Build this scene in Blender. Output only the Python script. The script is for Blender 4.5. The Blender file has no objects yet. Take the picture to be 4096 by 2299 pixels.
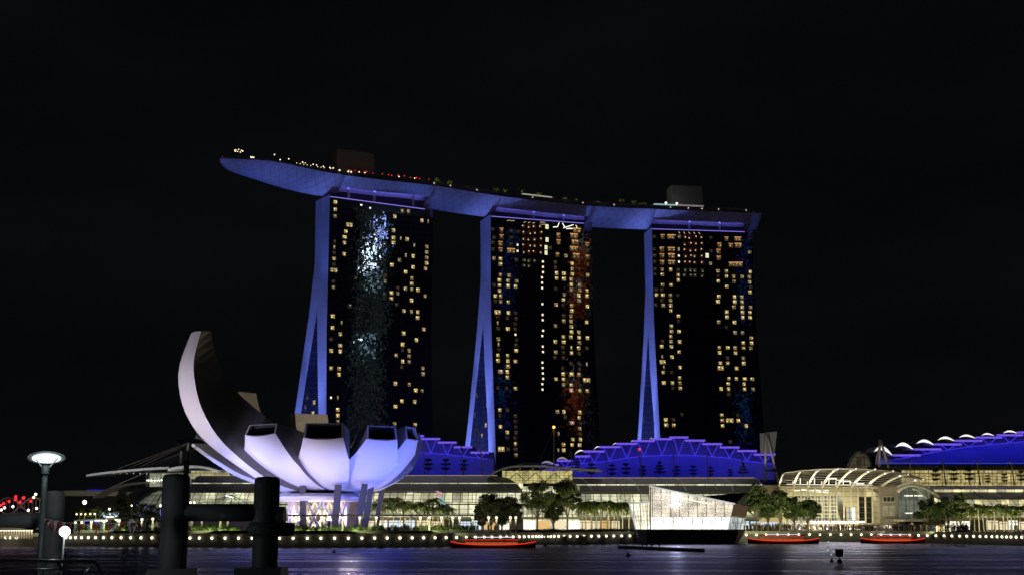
import bpy, bmesh, math, random
from mathutils import Vector, Matrix, noise
random.seed(7)
SC = bpy.context.scene
COL = SC.collection
R = math.radians
# ---------------------------------------------------------------- camera
PITCH = R(9.9); FP = 5347.0; CAMZ = 6.5
cam = bpy.data.cameras.new('camera'); camo = bpy.data.objects.new('camera', cam); COL.objects.link(camo)
cam.sensor_width = 36.0; cam.lens = FP / 4096 * 36.0; cam.clip_start = 0.5; cam.clip_end = 6000
camo.location = (0, 0, CAMZ); camo.rotation_euler = (R(90) + PITCH, 0, 0)
SC.camera = camo
# ---------------------------------------------------------------- night sky
W = bpy.data.worlds.new('World'); SC.world = W; W.use_nodes = True
nt = W.node_tree; bg = nt.nodes['Background']
tc = nt.nodes.new('ShaderNodeTexCoord'); mp = nt.nodes.new('ShaderNodeMapping'); mp.inputs['Scale'].default_value = (2.2, 2.2, 7)
nz = nt.nodes.new('ShaderNodeTexNoise'); nz.inputs['Scale'].default_value = 1.6; nz.inputs['Detail'].default_value = 4
cr = nt.nodes.new('ShaderNodeValToRGB')
cr.color_ramp.elements[0].position = .38; cr.color_ramp.elements[0].color = (.0016, .0019, .0026, 1)
cr.color_ramp.elements[1].position = .72; cr.color_ramp.elements[1].color = (.0031, .0033, .0040, 1)
for a, b in ((tc.outputs['Generated'], mp.inputs[0]), (mp.outputs[0], nz.inputs['Vector']), (nz.outputs['Fac'], cr.inputs[0]), (cr.outputs[0], bg.inputs[0])):
    nt.links.new(a, b)
bg.inputs[1].default_value = 1.0
SC.view_settings.view_transform = 'Standard'; SC.view_settings.look = 'None'; SC.view_settings.exposure = 0; SC.view_settings.gamma = 1
cy = SC.cycles
cy.max_bounces = 5; cy.diffuse_bounces = 2; cy.glossy_bounces = 3; cy.transparent_max_bounces = 12; cy.transmission_bounces = 3
cy.sample_clamp_indirect = 3.0; cy.caustics_reflective = False; cy.caustics_refractive = False; cy.use_denoising = True

# ---------------------------------------------------------------- pixel <-> place
ST, CT = math.sin(PITCH), math.cos(PITCH)
def ray(x, y):
    a = (x - 2048) / FP; b = (1149.5 - y) / FP
    return Vector((a, CT - b * ST, ST + b * CT))
def P(x, y, Y):                                   # photo pixel + distance -> point in the world
    r = ray(x, y); return Vector((0, 0, CAMZ)) + r * (Y / r.y)
CROP = {'L': (0, 1600, .4833), 'M': (600, 1250, .6224), 'C': (1500, 1600, .4833), 'V': (2300, 1650, .4488), 'R': (3096, 1650, .4488),
        'H': (1700, 650, .5435), 'G': (800, 550, .427), 'F': (0, 1750, .3796), 'Q': (380, 1780, .3589), 'A': (3100, 1820, .249),
        'E': (3550, 1700, .3458), 'Z': (2480, 1900, .2075), 'N': (1850, 1750, .3112)}
def pc(c, x, y, Y):
    o = CROP[c]; return P(o[0] + x * o[2], o[1] + y * o[2], Y)
def lerp(a, b, t): return a + (b - a) * t
def interp(tab, x):
    if x <= tab[0][0]: return tab[0][1]
    for (x0, y0), (x1, y1) in zip(tab, tab[1:]):
        if x <= x1: return y0 + (y1 - y0) * (x - x0) / (x1 - x0)
    return tab[-1][1]
def smooth_pts(pts, n):
    """Catmull-Rom through points, n samples per span"""
    out = []; pts = [Vector(p) for p in pts]
    q = [pts[0] * 2 - pts[1]] + pts + [pts[-1] * 2 - pts[-2]]
    for i in range(1, len(q) - 2):
        for k in range(n):
            t = k / n; a, b, c, d = q[i - 1], q[i], q[i + 1], q[i + 2]
            out.append(.5 * ((2 * b) + (c - a) * t + (2 * a - 5 * b + 4 * c - d) * t * t + (3 * b - a - 3 * c + d) * t ** 3))
    out.append(pts[-1]); return out

# ---------------------------------------------------------------- mesh builder
class MB:
    def __init__(s): s.v = []; s.f = []; s.uv = []; s.mi = []
    def face(s, pts, uv=None, mi=0):
        n = len(s.v); s.v += [Vector(p) for p in pts]; s.f.append(list(range(n, n + len(pts)))); s.uv.append(uv or [(0, 0)] * len(pts)); s.mi.append(mi)
    def grid(s, rows, uvs=None, mi=0, closed=False):
        """rows of equally long point lists, shared vertices"""
        n = len(s.v); w = len(rows[0])
        for r in rows: s.v += [Vector(p) for p in r]
        for i in range(len(rows) - 1):
            for j in range(w if closed else w - 1):
                k = (j + 1) % w
                s.f.append([n + i * w + j, n + i * w + k, n + (i + 1) * w + k, n + (i + 1) * w + j]); s.mi.append(mi)
                s.uv.append([uvs[i][j], uvs[i][k], uvs[i + 1][k], uvs[i + 1][j]] if uvs else [(0, 0)] * 4)
    def box(s, c, size, rot=None, mi=0):
        c = Vector(c); hx, hy, hz = size[0] / 2, size[1] / 2, size[2] / 2
        p = [Vector((x, y, z)) for x in (-hx, hx) for y in (-hy, hy) for z in (-hz, hz)]
        if rot is not None:
            m = rot if isinstance(rot, Matrix) else Matrix.Rotation(rot, 3, 'Z'); p = [m @ q for q in p]
        n = len(s.v); s.v += [c + q for q in p]
        for f in ((0, 1, 3, 2), (4, 6, 7, 5), (0, 4, 5, 1), (2, 3, 7, 6), (0, 2, 6, 4), (1, 5, 7, 3)):
            s.f.append([n + i for i in f]); s.uv.append([(0, 0), (1, 0), (1, 1), (0, 1)]); s.mi.append(mi)
    def bar(s, a, b, w, h=None, mi=0):
        """rectangular bar from a to b"""
        a, b = Vector(a), Vector(b); d = b - a; L = d.length
        if L < 1e-6: return
        s.box((a + b) / 2, (w, h or w, L), d.to_track_quat('Z', 'Y').to_matrix(), mi)
    def tube(s, pts, r, n=8, cap=True, mi=0):
        """round tube along points; r number or list"""
        pts = [Vector(p) for p in pts]; rows = []
        for i, p in enumerate(pts):
            t = (pts[min(i + 1, len(pts) - 1)] - pts[max(i - 1, 0)]).normalized()
            x = t.cross(Vector((0, 0, 1)));
            if x.length < 1e-3: x = t.cross(Vector((1, 0, 0)))
            x.normalize(); y = t.cross(x); rr = r[i] if isinstance(r, (list, tuple)) else r
            rows.append([p + (x * math.cos(k * 2 * math.pi / n) + y * math.sin(k * 2 * math.pi / n)) * rr for k in range(n)])
        b = len(s.v); s.grid(rows, mi=mi, closed=True)
        if cap:
            for off, rev in ((b, False), (b + (len(pts) - 1) * n, True)):
                idx = [off + k for k in range(n)]; s.f.append(idx[::-1] if rev else idx); s.uv.append([(0, 0)] * n); s.mi.append(mi)
    def lathe(s, c, prof, n=24, mi=0, rot=None):
        """profile [(r, z)] turned about the vertical through c"""
        rows = []
        for r, z in prof:
            row = [Vector((r * math.cos(k * 2 * math.pi / n), r * math.sin(k * 2 * math.pi / n), z)) for k in range(n)]
            rows.append([Vector(c) + (rot @ q if rot else q) for q in row])
        s.grid(rows, mi=mi, closed=True)
    def ball(s, c, r, n=8, sz=1.0, mi=0):
        s.lathe(c, [(r * math.sin(t * math.pi / n) + 1e-4, -r * sz * math.cos(t * math.pi / n)) for t in range(n + 1)], n * 2, mi)
    def prism(s, poly, ext, mi=0):
        """closed solid: planar polygon pushed along the vector ext"""
        poly = [Vector(p) for p in poly]; e = Vector(ext); n = len(poly); b = len(s.v); s.v += poly + [p + e for p in poly]
        s.f.append([b + i for i in range(n)][::-1]); s.f.append([b + n + i for i in range(n)]); s.mi += [mi, mi]; s.uv += [[(0, 0)] * n] * 2
        for i in range(n):
            j = (i + 1) % n; s.f.append([b + i, b + j, b + n + j, b + n + i]); s.mi.append(mi); s.uv.append([(0, 0)] * 4)
    def mesh(s, name, mats, off=None, smooth=False, fix=True):
        me = bpy.data.meshes.new(name); o = off or Vector((0, 0, 0))
        me.from_pydata([tuple(p - o) for p in s.v], [], s.f)
        for m in (mats if isinstance(mats, (list, tuple)) else [mats]): me.materials.append(m)
        ul = me.uv_layers.new(name='UVMap'); k = 0
        for f, mi, uv in zip(me.polygons, s.mi, s.uv):
            f.material_index = mi; f.use_smooth = smooth
            for i in range(len(uv)): ul.data[f.loop_start + i].uv = uv[i]
        if fix:
            bm = bmesh.new(); bm.from_mesh(me); bmesh.ops.remove_doubles(bm, verts=bm.verts, dist=1e-4) if smooth else None
            bmesh.ops.recalc_face_normals(bm, faces=bm.faces); bm.to_mesh(me); bm.free()
        me.update(); return me

def tag(o, label=None, cat=None, group=None, kind=None):
    for k, v in (('label', label), ('category', cat), ('group', group), ('kind', kind)):
        if v: o[k] = v
    return o
def thing(name, label, cat, loc=(0, 0, 0), group=None):
    o = bpy.data.objects.new(name, None); COL.objects.link(o); o.location = loc; o.empty_display_size = .5
    return tag(o, label, cat, group)
def origin_of(par):
    p = Vector((0, 0, 0))
    while par is not None: p += Vector(par.location); par = par.parent
    return p
def put(name, mb, mats, par=None, smooth=False, fix=True, kind=None, label=None):
    """link a builder's mesh as ONE object (coordinates given in the world)"""
    me = mb.mesh(name, mats, origin_of(par), smooth, fix) if isinstance(mb, MB) else mb
    o = bpy.data.objects.new(name, me); COL.objects.link(o); o.parent = par
    return tag(o, label=label, kind=kind)
def solo(name, mb, mats, label, cat, loc, group=None, smooth=False):
    o = bpy.data.objects.new(name, mb.mesh(name, mats, Vector(loc), smooth)); COL.objects.link(o); o.location = loc
    return tag(o, label, cat, group)
def copy_tree(o, par=None):
    c = o.copy(); COL.objects.link(c); c.parent = par
    for ch in [q for q in list(COL.objects) if q.parent == o]: copy_tree(ch, c)
    return c
CH = {}
def dup(root, loc, rz=0.0, sc=1.0, label=None, group=None):
    kids = CH.get(root.name)
    if kids is None: kids = CH[root.name] = [q for q in COL.objects if q.parent == root]
    r = root.copy(); COL.objects.link(r); r.location = loc; r.rotation_euler = (0, 0, rz); r.scale = (sc, sc, sc)
    if label: r['label'] = label
    if group: r['group'] = group
    for k in kids:
        c = k.copy(); COL.objects.link(c); c.parent = r
    return r

# ---------------------------------------------------------------- materials
MATS = {}
def mat(name):
    m = bpy.data.materials.new(name); m.use_nodes = True; MATS[name] = m
    return m, m.node_tree, m.node_tree.nodes['Principled BSDF']
def pbr(name, col, rough=.6, metal=0., var=.0, scale=1., spec=.5, bump=0.):
    m, t, b = mat(name)
    b.inputs['Base Color'].default_value = (*col, 1); b.inputs['Roughness'].default_value = rough; b.inputs['Metallic'].default_value = metal
    b.inputs['Specular IOR Level'].default_value = spec
    if var or bump:
        c = t.nodes.new('ShaderNodeTexCoord'); n = t.nodes.new('ShaderNodeTexNoise'); n.inputs['Scale'].default_value = scale; n.inputs['Detail'].default_value = 5
        t.links.new(c.outputs['Object'], n.inputs['Vector'])
        if var:
            mx = t.nodes.new('ShaderNodeMix'); mx.data_type = 'RGBA'
            mx.inputs['A'].default_value = (*[x * (1 - var) for x in col], 1); mx.inputs['B'].default_value = (*[min(1, x * (1 + var)) for x in col], 1)
            t.links.new(n.outputs['Fac'], mx.inputs['Factor']); t.links.new(mx.outputs['Result'], b.inputs['Base Color'])
        if bump:
            bp = t.nodes.new('ShaderNodeBump'); bp.inputs['Strength'].default_value = bump; t.links.new(n.outputs['Fac'], bp.inputs['Height']); t.links.new(bp.outputs[0], b.inputs['Normal'])
    return m
def glow(name, col, k=1., sample=False):
    m, t, b = mat(name); b.inputs['Base Color'].default_value = (.02, .02, .02, 1)
    b.inputs['Emission Color'].default_value = (*col, 1); b.inputs['Emission Strength'].default_value = k
    if not sample: m.cycles.emission_sampling = 'NONE'
    return m
def math_node(t, op, a, b=None, clamp=False):
    n = t.nodes.new('ShaderNodeMath'); n.operation = op; n.use_clamp = clamp
    for i, v in enumerate((a, b)):
        if v is None: continue
        if isinstance(v, (int, float)): n.inputs[i].default_value = v
        else: t.links.new(v, n.inputs[i])
    return n.outputs[0]
def room(name, col, k, spot=1.6, top=None):
    """a lit hotel room seen through its window: curtains, a lamp somewhere, darker furniture along the bottom"""
    m, t, b = mat(name); N, Lk = t.nodes, t.links; b.inputs['Base Color'].default_value = (.02, .02, .02, 1); b.inputs['Roughness'].default_value = .2
    tc = N.new('ShaderNodeTexCoord'); oi = N.new('ShaderNodeObjectInfo'); sp = N.new('ShaderNodeSeparateXYZ'); Lk.new(tc.outputs['UV'], sp.inputs[0])
    w = N.new('ShaderNodeTexWhiteNoise'); w.noise_dimensions = '2D'; fl = N.new('ShaderNodeVectorMath'); fl.operation = 'FLOOR'; Lk.new(tc.outputs['UV'], fl.inputs[0])
    ad = N.new('ShaderNodeVectorMath'); ad.operation = 'ADD'; Lk.new(fl.outputs[0], ad.inputs[0])
    cb = N.new('ShaderNodeCombineXYZ'); Lk.new(math_node(t, 'MULTIPLY', oi.outputs['Random'], 97.0), cb.inputs[0]); Lk.new(cb.outputs[0], ad.inputs[1]); Lk.new(ad.outputs[0], w.inputs['Vector'])
    ws = N.new('ShaderNodeSeparateColor'); Lk.new(w.outputs['Color'], ws.inputs[0])
    u = math_node(t, 'FRACT', sp.outputs[0]); v = math_node(t, 'FRACT', sp.outputs[1])
    nz = N.new('ShaderNodeTexNoise'); nz.inputs['Scale'].default_value = 3.1; nz.inputs['Detail'].default_value = 2; nv = N.new('ShaderNodeVectorMath'); nv.operation = 'ADD'
    Lk.new(tc.outputs['UV'], nv.inputs[0]); Lk.new(cb.outputs[0], nv.inputs[1]); Lk.new(nv.outputs[0], nz.inputs['Vector'])
    base = math_node(t, 'ADD', math_node(t, 'MULTIPLY', math_node(t, 'SUBTRACT', nz.outputs['Fac'], .34), 2.6, True), .10)
    base = math_node(t, 'ADD', base, math_node(t, 'MULTIPLY', math_node(t, 'GREATER_THAN', math_node(t, 'ADD', v, math_node(t, 'MULTIPLY', u, -.25)), .55), .55))
    base = math_node(t, 'MULTIPLY', base, math_node(t, 'SUBTRACT', 1, math_node(t, 'MULTIPLY', math_node(t, 'GREATER_THAN', math_node(t, 'ABSOLUTE', math_node(t, 'SUBTRACT', u, .5)), .42), .75)))
    base = math_node(t, 'MULTIPLY', base, math_node(t, 'ADD', .55, math_node(t, 'MULTIPLY', ws.outputs[2], .8)))
    # lamp disc
    dx = math_node(t, 'SUBTRACT', u, math_node(t, 'ADD', .22, math_node(t, 'MULTIPLY', ws.outputs[0], .56)))
    dy = math_node(t, 'SUBTRACT', v, math_node(t, 'ADD', .25, math_node(t, 'MULTIPLY', ws.outputs[1], .5)))
    d2 = math_node(t, 'ADD', math_node(t, 'MULTIPLY', dx, dx), math_node(t, 'MULTIPLY', dy, dy))
    lamp = math_node(t, 'MULTIPLY', math_node(t, 'LESS_THAN', d2, .024), spot)
    tot = math_node(t, 'ADD', base, lamp)
    col4 = (*col, 1)
    em = b.inputs['Emission Color']
    mx = N.new('ShaderNodeMix'); mx.data_type = 'RGBA'; mx.inputs['A'].default_value = col4; mx.inputs['B'].default_value = (1, .93, .6, 1)
    Lk.new(math_node(t, 'LESS_THAN', d2, .024), mx.inputs['Factor'])
    out = mx.outputs['Result']
    if top:
        mt = N.new('ShaderNodeMix'); mt.data_type = 'RGBA'; mt.inputs['B'].default_value = (*top, 1); Lk.new(out, mt.inputs['A'])
        ist = math_node(t, 'GREATER_THAN', v, .8); Lk.new(ist, mt.inputs['Factor']); out = mt.outputs['Result']
        tot = math_node(t, 'ADD', math_node(t, 'MULTIPLY', tot, math_node(t, 'SUBTRACT', 1, ist)), math_node(t, 'MULTIPLY', ist, 2.6))
    Lk.new(out, em); Lk.new(math_node(t, 'MULTIPLY', tot, k), b.inputs['Emission Strength'])
    m.cycles.emission_sampling = 'NONE'
    return m

def area(name, loc, aim, sx, sy, col, power, spread=180):
    l = bpy.data.lights.new(name, 'AREA'); l.shape = 'RECTANGLE'; l.size = sx; l.size_y = sy; l.color = col; l.energy = power; l.spread = R(spread)
    o = bpy.data.objects.new(name, l); COL.objects.link(o); o.location = loc
    o.rotation_euler = (Vector(aim) - Vector(loc)).to_track_quat('-Z', 'Y').to_euler(); return o
def strip(name, p0, p1, direction, w, col, power):
    l = bpy.data.lights.new(name, 'AREA'); l.shape = 'RECTANGLE'; l.color = col; l.energy = power
    x = Vector(p1) - Vector(p0); l.size = x.length; l.size_y = w; x.normalize(); z = -Vector(direction); z = (z - x * z.dot(x)).normalized(); y = z.cross(x)
    o = bpy.data.objects.new(name, l); COL.objects.link(o); o.location = (Vector(p0) + Vector(p1)) / 2; o.rotation_euler = Matrix((x, y, z)).transposed().to_euler(); return o
def spot(name, loc, aim, ang, col, power, r=.5, blend=.6):
    l = bpy.data.lights.new(name, 'SPOT'); l.spot_size = R(ang); l.spot_blend = blend; l.color = col; l.energy = power; l.shadow_soft_size = r
    o = bpy.data.objects.new(name, l); COL.objects.link(o); o.location = loc
    o.rotation_euler = (Vector(aim) - Vector(loc)).to_track_quat('-Z', 'Y').to_euler(); return o
def point(name, loc, col, power, r=.2):
    l = bpy.data.lights.new(name, 'POINT'); l.color = col; l.energy = power; l.shadow_soft_size = r
    o = bpy.data.objects.new(name, l); COL.objects.link(o); o.location = loc; return o
# ================================================================ hotel towers
def glass_mat():
    m, t, b = mat('tower_glass'); N, Lk = t.nodes, t.links
    tc = N.new('ShaderNodeTexCoord'); br = N.new('ShaderNodeTexBrick'); br.offset = 0; br.inputs['Scale'].default_value = 1
    br.inputs['Brick Width'].default_value = 1.42; br.inputs['Row Height'].default_value = 3.4; br.inputs['Mortar Size'].default_value = .09; br.inputs['Mortar Smooth'].default_value = 0
    br.inputs['Color1'].default_value = (.016, .018, .036, 1); br.inputs['Color2'].default_value = (.024, .026, .05, 1); br.inputs['Mortar'].default_value = (.006, .006, .009, 1)
    Lk.new(tc.outputs['UV'], br.inputs['Vector']); Lk.new(br.outputs['Color'], b.inputs['Base Color'])
    Lk.new(math_node(t, 'ADD', .035, math_node(t, 'MULTIPLY', br.outputs['Fac'], .6)), b.inputs['Roughness'])
    # every pane sits at a slightly different angle
    sc = N.new('ShaderNodeVectorMath'); sc.operation = 'DIVIDE'; sc.inputs[1].default_value = (1.42, 1.7, 1); Lk.new(tc.outputs['UV'], sc.inputs[0])
    fl = N.new('ShaderNodeVectorMath'); fl.operation = 'FLOOR'; Lk.new(sc.outputs[0], fl.inputs[0])
    wn = N.new('ShaderNodeTexWhiteNoise'); wn.noise_dimensions = '3D'; Lk.new(fl.outputs[0], wn.inputs['Vector'])
    mu = N.new('ShaderNodeVectorMath'); mu.operation = 'MULTIPLY_ADD'; Lk.new(wn.outputs['Color'], mu.inputs[0]); mu.inputs[1].default_value = (.008, .008, .022); mu.inputs[2].default_value = (-.004, -.004, -.011)
    nz = N.new('ShaderNodeTexNoise'); nz.inputs['Scale'].default_value = .8; nz.inputs['Detail'].default_value = 2; Lk.new(tc.outputs['UV'], nz.inputs['Vector'])
    m2 = N.new('ShaderNodeVectorMath'); m2.operation = 'MULTIPLY_ADD'; Lk.new(nz.outputs['Color'], m2.inputs[0]); m2.inputs[1].default_value = (.014, .014, .05); m2.inputs[2].default_value = (-.007, -.007, -.025)
    b.inputs['IOR'].default_value = 1.95
    g = N.new('ShaderNodeNewGeometry'); s1 = N.new('ShaderNodeVectorMath'); s1.operation = 'ADD'; Lk.new(g.outputs['Normal'], s1.inputs[0]); Lk.new(mu.outputs[0], s1.inputs[1])
    s2 = N.new('ShaderNodeVectorMath'); s2.operation = 'ADD'; Lk.new(s1.outputs[0], s2.inputs[0]); Lk.new(m2.outputs[0], s2.inputs[1])
    nm = N.new('ShaderNodeVectorMath'); nm.operation = 'NORMALIZE'; Lk.new(s2.outputs[0], nm.inputs[0]); Lk.new(nm.outputs[0], b.inputs['Normal'])
    return m
M_glass = glass_mat()
def panel_mat(name, col, w, h, rough=.55):
    m, t, b = mat(name); N, Lk = t.nodes, t.links; tc = N.new('ShaderNodeTexCoord'); br = N.new('ShaderNodeTexBrick'); br.offset = .5
    br.inputs['Scale'].default_value = 1; br.inputs['Brick Width'].default_value = w; br.inputs['Row Height'].default_value = h; br.inputs['Mortar Size'].default_value = .07
    br.inputs['Color1'].default_value = (*col, 1); br.inputs['Color2'].default_value = (*[c * .86 for c in col], 1); br.inputs['Mortar'].default_value = (*[c * .72 for c in col], 1)
    Lk.new(tc.outputs['UV'], br.inputs['Vector']); Lk.new(br.outputs['Color'], b.inputs['Base Color']); b.inputs['Roughness'].default_value = rough
    return m
M_end = panel_mat('end_wall_panels', (.55, .55, .58), 4.5, 6.2)
M_darkwall = pbr('dark_wall', (.02, .02, .024), .6)
M_crown = pbr('crown_glass', (.02, .022, .02), .15)
M_led = glow('violet_led', (.30, .24, 1.0), .85)
ROOM = {'a': room('room_bright', (1.0, .71, .23), .58), 'b': room('room_half', (.95, .66, .27), .27), 'c': room('room_dim', (.8, .50, .22), .05, .8),
        'n': room('room_slit', (1, .76, .32), .34), 'o': room('room_orange', (.85, .45, .13), .18, 1.5, (1.0, .42, .12)), 'O': room('room_suite', (.85, .5, .16), .26, 1.2, (1.0, .42, .13)),
        'W': None, 'd': glow('room_lamp', (1., .83, .52), 1.3), 'v': glow('room_stair', (.86, .88, .55), .95), 'r': room('room_red', (.32, .06, .025), .10, 6.0), 'e': room('room_grey', (.3, .27, .16), .12, 2.5),
        'p': room('room_pink', (.95, .5, .36), .45)}
ROOM['W'] = ROOM['a']
WSIZE = {'a': (2.75, 2.3), 'b': (2.6, 2.3), 'c': (2.5, 2.2), 'n': (1.2, 2.3), 'o': (3.2, 3.2), 'O': (5.6, 3.2), 'W': (4.8, 2.7), 'd': (1.15, 1.3), 'v': (2.2, 3.2), 'r': (2.9, 2.9), 'e': (2.5, 2.3), 'p': (3.4, 2.5)}
TW = {}
def tower(idx, label, org, ang, kf, rows, crops, atrium):
    ca, sa = math.cos(R(ang)), math.sin(R(ang))
    def pt(s, d, z): return Vector((org[0] + ca * s - sa * d, org[1] + sa * s + ca * d, z))
    FRONT = [(0, -17 * kf), (30, -13 * kf), (70, -8 * kf), (130, -1 * kf), (160, 0), (200, 0)]
    if kf < .6: FRONT = [(0, -8), (30, -5), (70, -2.1), (115, 0), (160, 0), (200, 0)]
    BACK = [(0, -2.5 * kf), (30, 1 + 0 * kf), (70, 13.5 - 8 * kf), (100, 13.5 - 2 * kf), (130, 15), (160, 14), (200, 13)]
    EF = [(0, 60), (70, 36), (100, 25.5), (128, 15.2), (150, 14.2), (200, 13.1)]
    EB = [(0, 74), (70, 46), (128, 27.5), (158, 20.6), (196, 21.5)]
    zs = [3 + (190 - 3) * i / 48 for i in range(49)]
    root = thing('hotel_tower', label, 'skyscraper', pt(34, 8, 3))
    L = 68.5
    mb = MB()                                                        # glass facade to the bay
    ss = [L * i / 12 for i in range(13)]
    mb.grid([[pt(s, interp(FRONT, z), z) for s in ss] for z in zs], [[(s, z) for s in ss] for z in zs]); put('glass_facade', mb, M_glass, root, fix=False, smooth=False)
    for s0, nm in ((-.03, 'end_wall'), (L + .03, 'end_wall')):        # blade-like end walls of the front slab
        mb = MB(); uv = [[(interp(FRONT, z), z), (interp(BACK, z), z)] for z in zs]
        zz = zs + [193.5]
        top = lambda z: z if z < 190 else z
        mb.grid([[pt(s0, interp(FRONT, z) - .02, z), pt(s0, interp(BACK, z), z)] for z in zs] + [[pt(s0, 0, 196.6), pt(s0, 13, 196.6)]], uv + [[(0, 192), (13, 192)]])
        put('end_wall', mb, M_end, root, fix=False)
        mb = MB()
        mb.grid([[pt(s0 + (.02 if s0 < 0 else -.02), interp(EF, z), z), pt(s0 + (.02 if s0 < 0 else -.02), interp(EB, z), z)] for z in zs] + [[pt(s0 + (.02 if s0 < 0 else -.02), 13.1, 196.6), pt(s0 + (.02 if s0 < 0 else -.02), 21.5, 196.6)]], [[(interp(EF, z), z), (interp(EB, z), z)] for z in zs] + [[(13, 197), (21, 197)]])
        put('rear_end_wall', mb, M_end, root, fix=False)
    mb = MB()
    for tab in (BACK, EF, EB): mb.grid([[pt(.0, interp(tab, z), z), pt(L, interp(tab, z), z)] for z in zs], [[(0, z), (L, z)] for z in zs])
    put('rear_facade', mb, M_glass, root, fix=False)
    mb = MB()                                                        # recessed atrium glass between the two slabs
    za = [z for z in zs if z < 126]
    for s0 in (5, L - 5): mb.grid([[pt(s0, interp(BACK, z) + .1, z), pt(s0, interp(EF, z) - .1, z)] for z in za], [[(interp(BACK, z), z), (interp(EF, z), z)] for z in za])
    put('atrium_glass', mb, M_glass, root, fix=False)
    mb = MB()                                                        # roof and crown storey
    mb.prism([pt(0.1, .1, 189.6), pt(L - .1, .1, 189.6), pt(L - .1, 21, 189.6), pt(.1, 21, 189.6)], (0, 0, .35)); put('roof', mb, M_darkwall, root)
    mb = MB(); a, b = .5, L - 5.5
    mb.prism([pt(a, .6, 190), pt(b, .6, 190), pt(b, 20, 190), pt(a, 20, 190)], (0, 0, 5)); cw = put('crown', mb, M_crown, root)
    mb = MB(); mb.prism([pt(a - .2, .15, 195.05), pt(b + .2, .15, 195.05), pt(b + .2, .55, 195.05), pt(a - .2, .55, 195.05)], (0, 0, .35)); put('led_edge', mb, M_led, cw)
    # ------------------------------------------------ lit windows
    shared = {}
    cells = {}
    for (cx, cy0), txt in crops:
        for ent in txt.split(';'):
            ent = ent.strip()
            if not ent: continue
            xs, ys, k = ent.split(','); k = k.strip()
            r = ray(cx + float(xs) / 2.892, cy0 + float(ys) / 2.892); c0 = Vector((0, 0, CAMZ)); d = 0.; p = None
            for _ in range(4):
                n = Vector((-sa, ca, 0)); o = Vector((org[0], org[1], 0)) + n * d
                tt = (o - c0).dot(n) / r.dot(n); p = c0 + r * tt; d = interp(FRONT, p.z)
            s = (p.x - org[0]) * ca + (p.y - org[1]) * sa
            s = round(s / .71) * .71; fl = round((p.z - 1.7) / 3.4) * 3.4 + 1.7 if p.z < 172 else p.z
            key = (round(s / 2.0), round(fl, 1))
            if key in cells and cells[key][2] not in 'd': continue
            cells[key] = (s, fl, k)
    todo = sorted(cells.values(), key=lambda e: -{'O': 9, 'W': 8, 'a': 7, 'o': 6, 'p': 5, 'v': 5, 'b': 4, 'n': 3}.get(e[2], 1) - .001 * e[1])
    rest = MB(); mlist = []
    for i, (s, z, k) in enumerate(todo):
        w, h = WSIZE[k]; sl = (interp(FRONT, z + 1) - interp(FRONT, z - 1)) / 2; f0 = interp(FRONT, z)
        def corner(a, b): return pt(s + a * w / 2, f0 + sl * b * h / 2 - .12, z + b * h / 2)
        q = [corner(-1, -1), corner(1, -1), corner(1, 1), corner(-1, 1)]
        uw = 2 if k in 'OW' else 1
        if i < 100:
            mk = k; c = (q[0] + q[2]) / 2
            if (mk, round(sl, 2)) not in shared:
                m1 = MB(); qq = [x - c for x in q]; back = [x + (pt(0, .11, 0) - pt(0, 0, 0)) for x in qq]
                m1.face(qq, [(0, 0), (uw, 0), (uw, 1), (0, 1)])
                for a in range(4): m1.face([qq[a], back[a], back[(a + 1) % 4], qq[(a + 1) % 4]], mi=1)
                shared[(mk, round(sl, 2))] = m1.mesh('window', [ROOM[k], M_darkwall], fix=False)
            o = bpy.data.objects.new('window', shared[(mk, round(sl, 2))]); COL.objects.link(o); o.parent = root; o.location = c - root.location; o.scale = (random.uniform(.8, 1.03),) * 2 + (random.uniform(.86, 1.03),)
        else:
            if k not in mlist: mlist.append(k)
            u0 = i * 3; rest.face(q, [(u0, 0), (u0 + uw, 0), (u0 + uw, 1), (u0, 1)], mi=mlist.index(k))
    if rest.f: put('window', rest, [ROOM[k] for k in mlist], root, fix=False, kind='stuff')
    # windows in the atrium slot
    for (dz, f, w) in atrium:
        d = lerp(interp(BACK, dz), interp(EF, dz), f); mb = MB(); h = 1.3
        mb.face([pt(4.9, d - w, dz - h), pt(4.9, d + w, dz - h), pt(4.9, d + w, dz + h), pt(4.9, d - w, dz + h)], [(0, 0), (2, 0), (2, 1), (0, 1)])
        put('atrium_window', mb, ROOM['a'], root, fix=False)
    TW[idx] = (pt, root, FRONT)
    return pt, root
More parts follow.
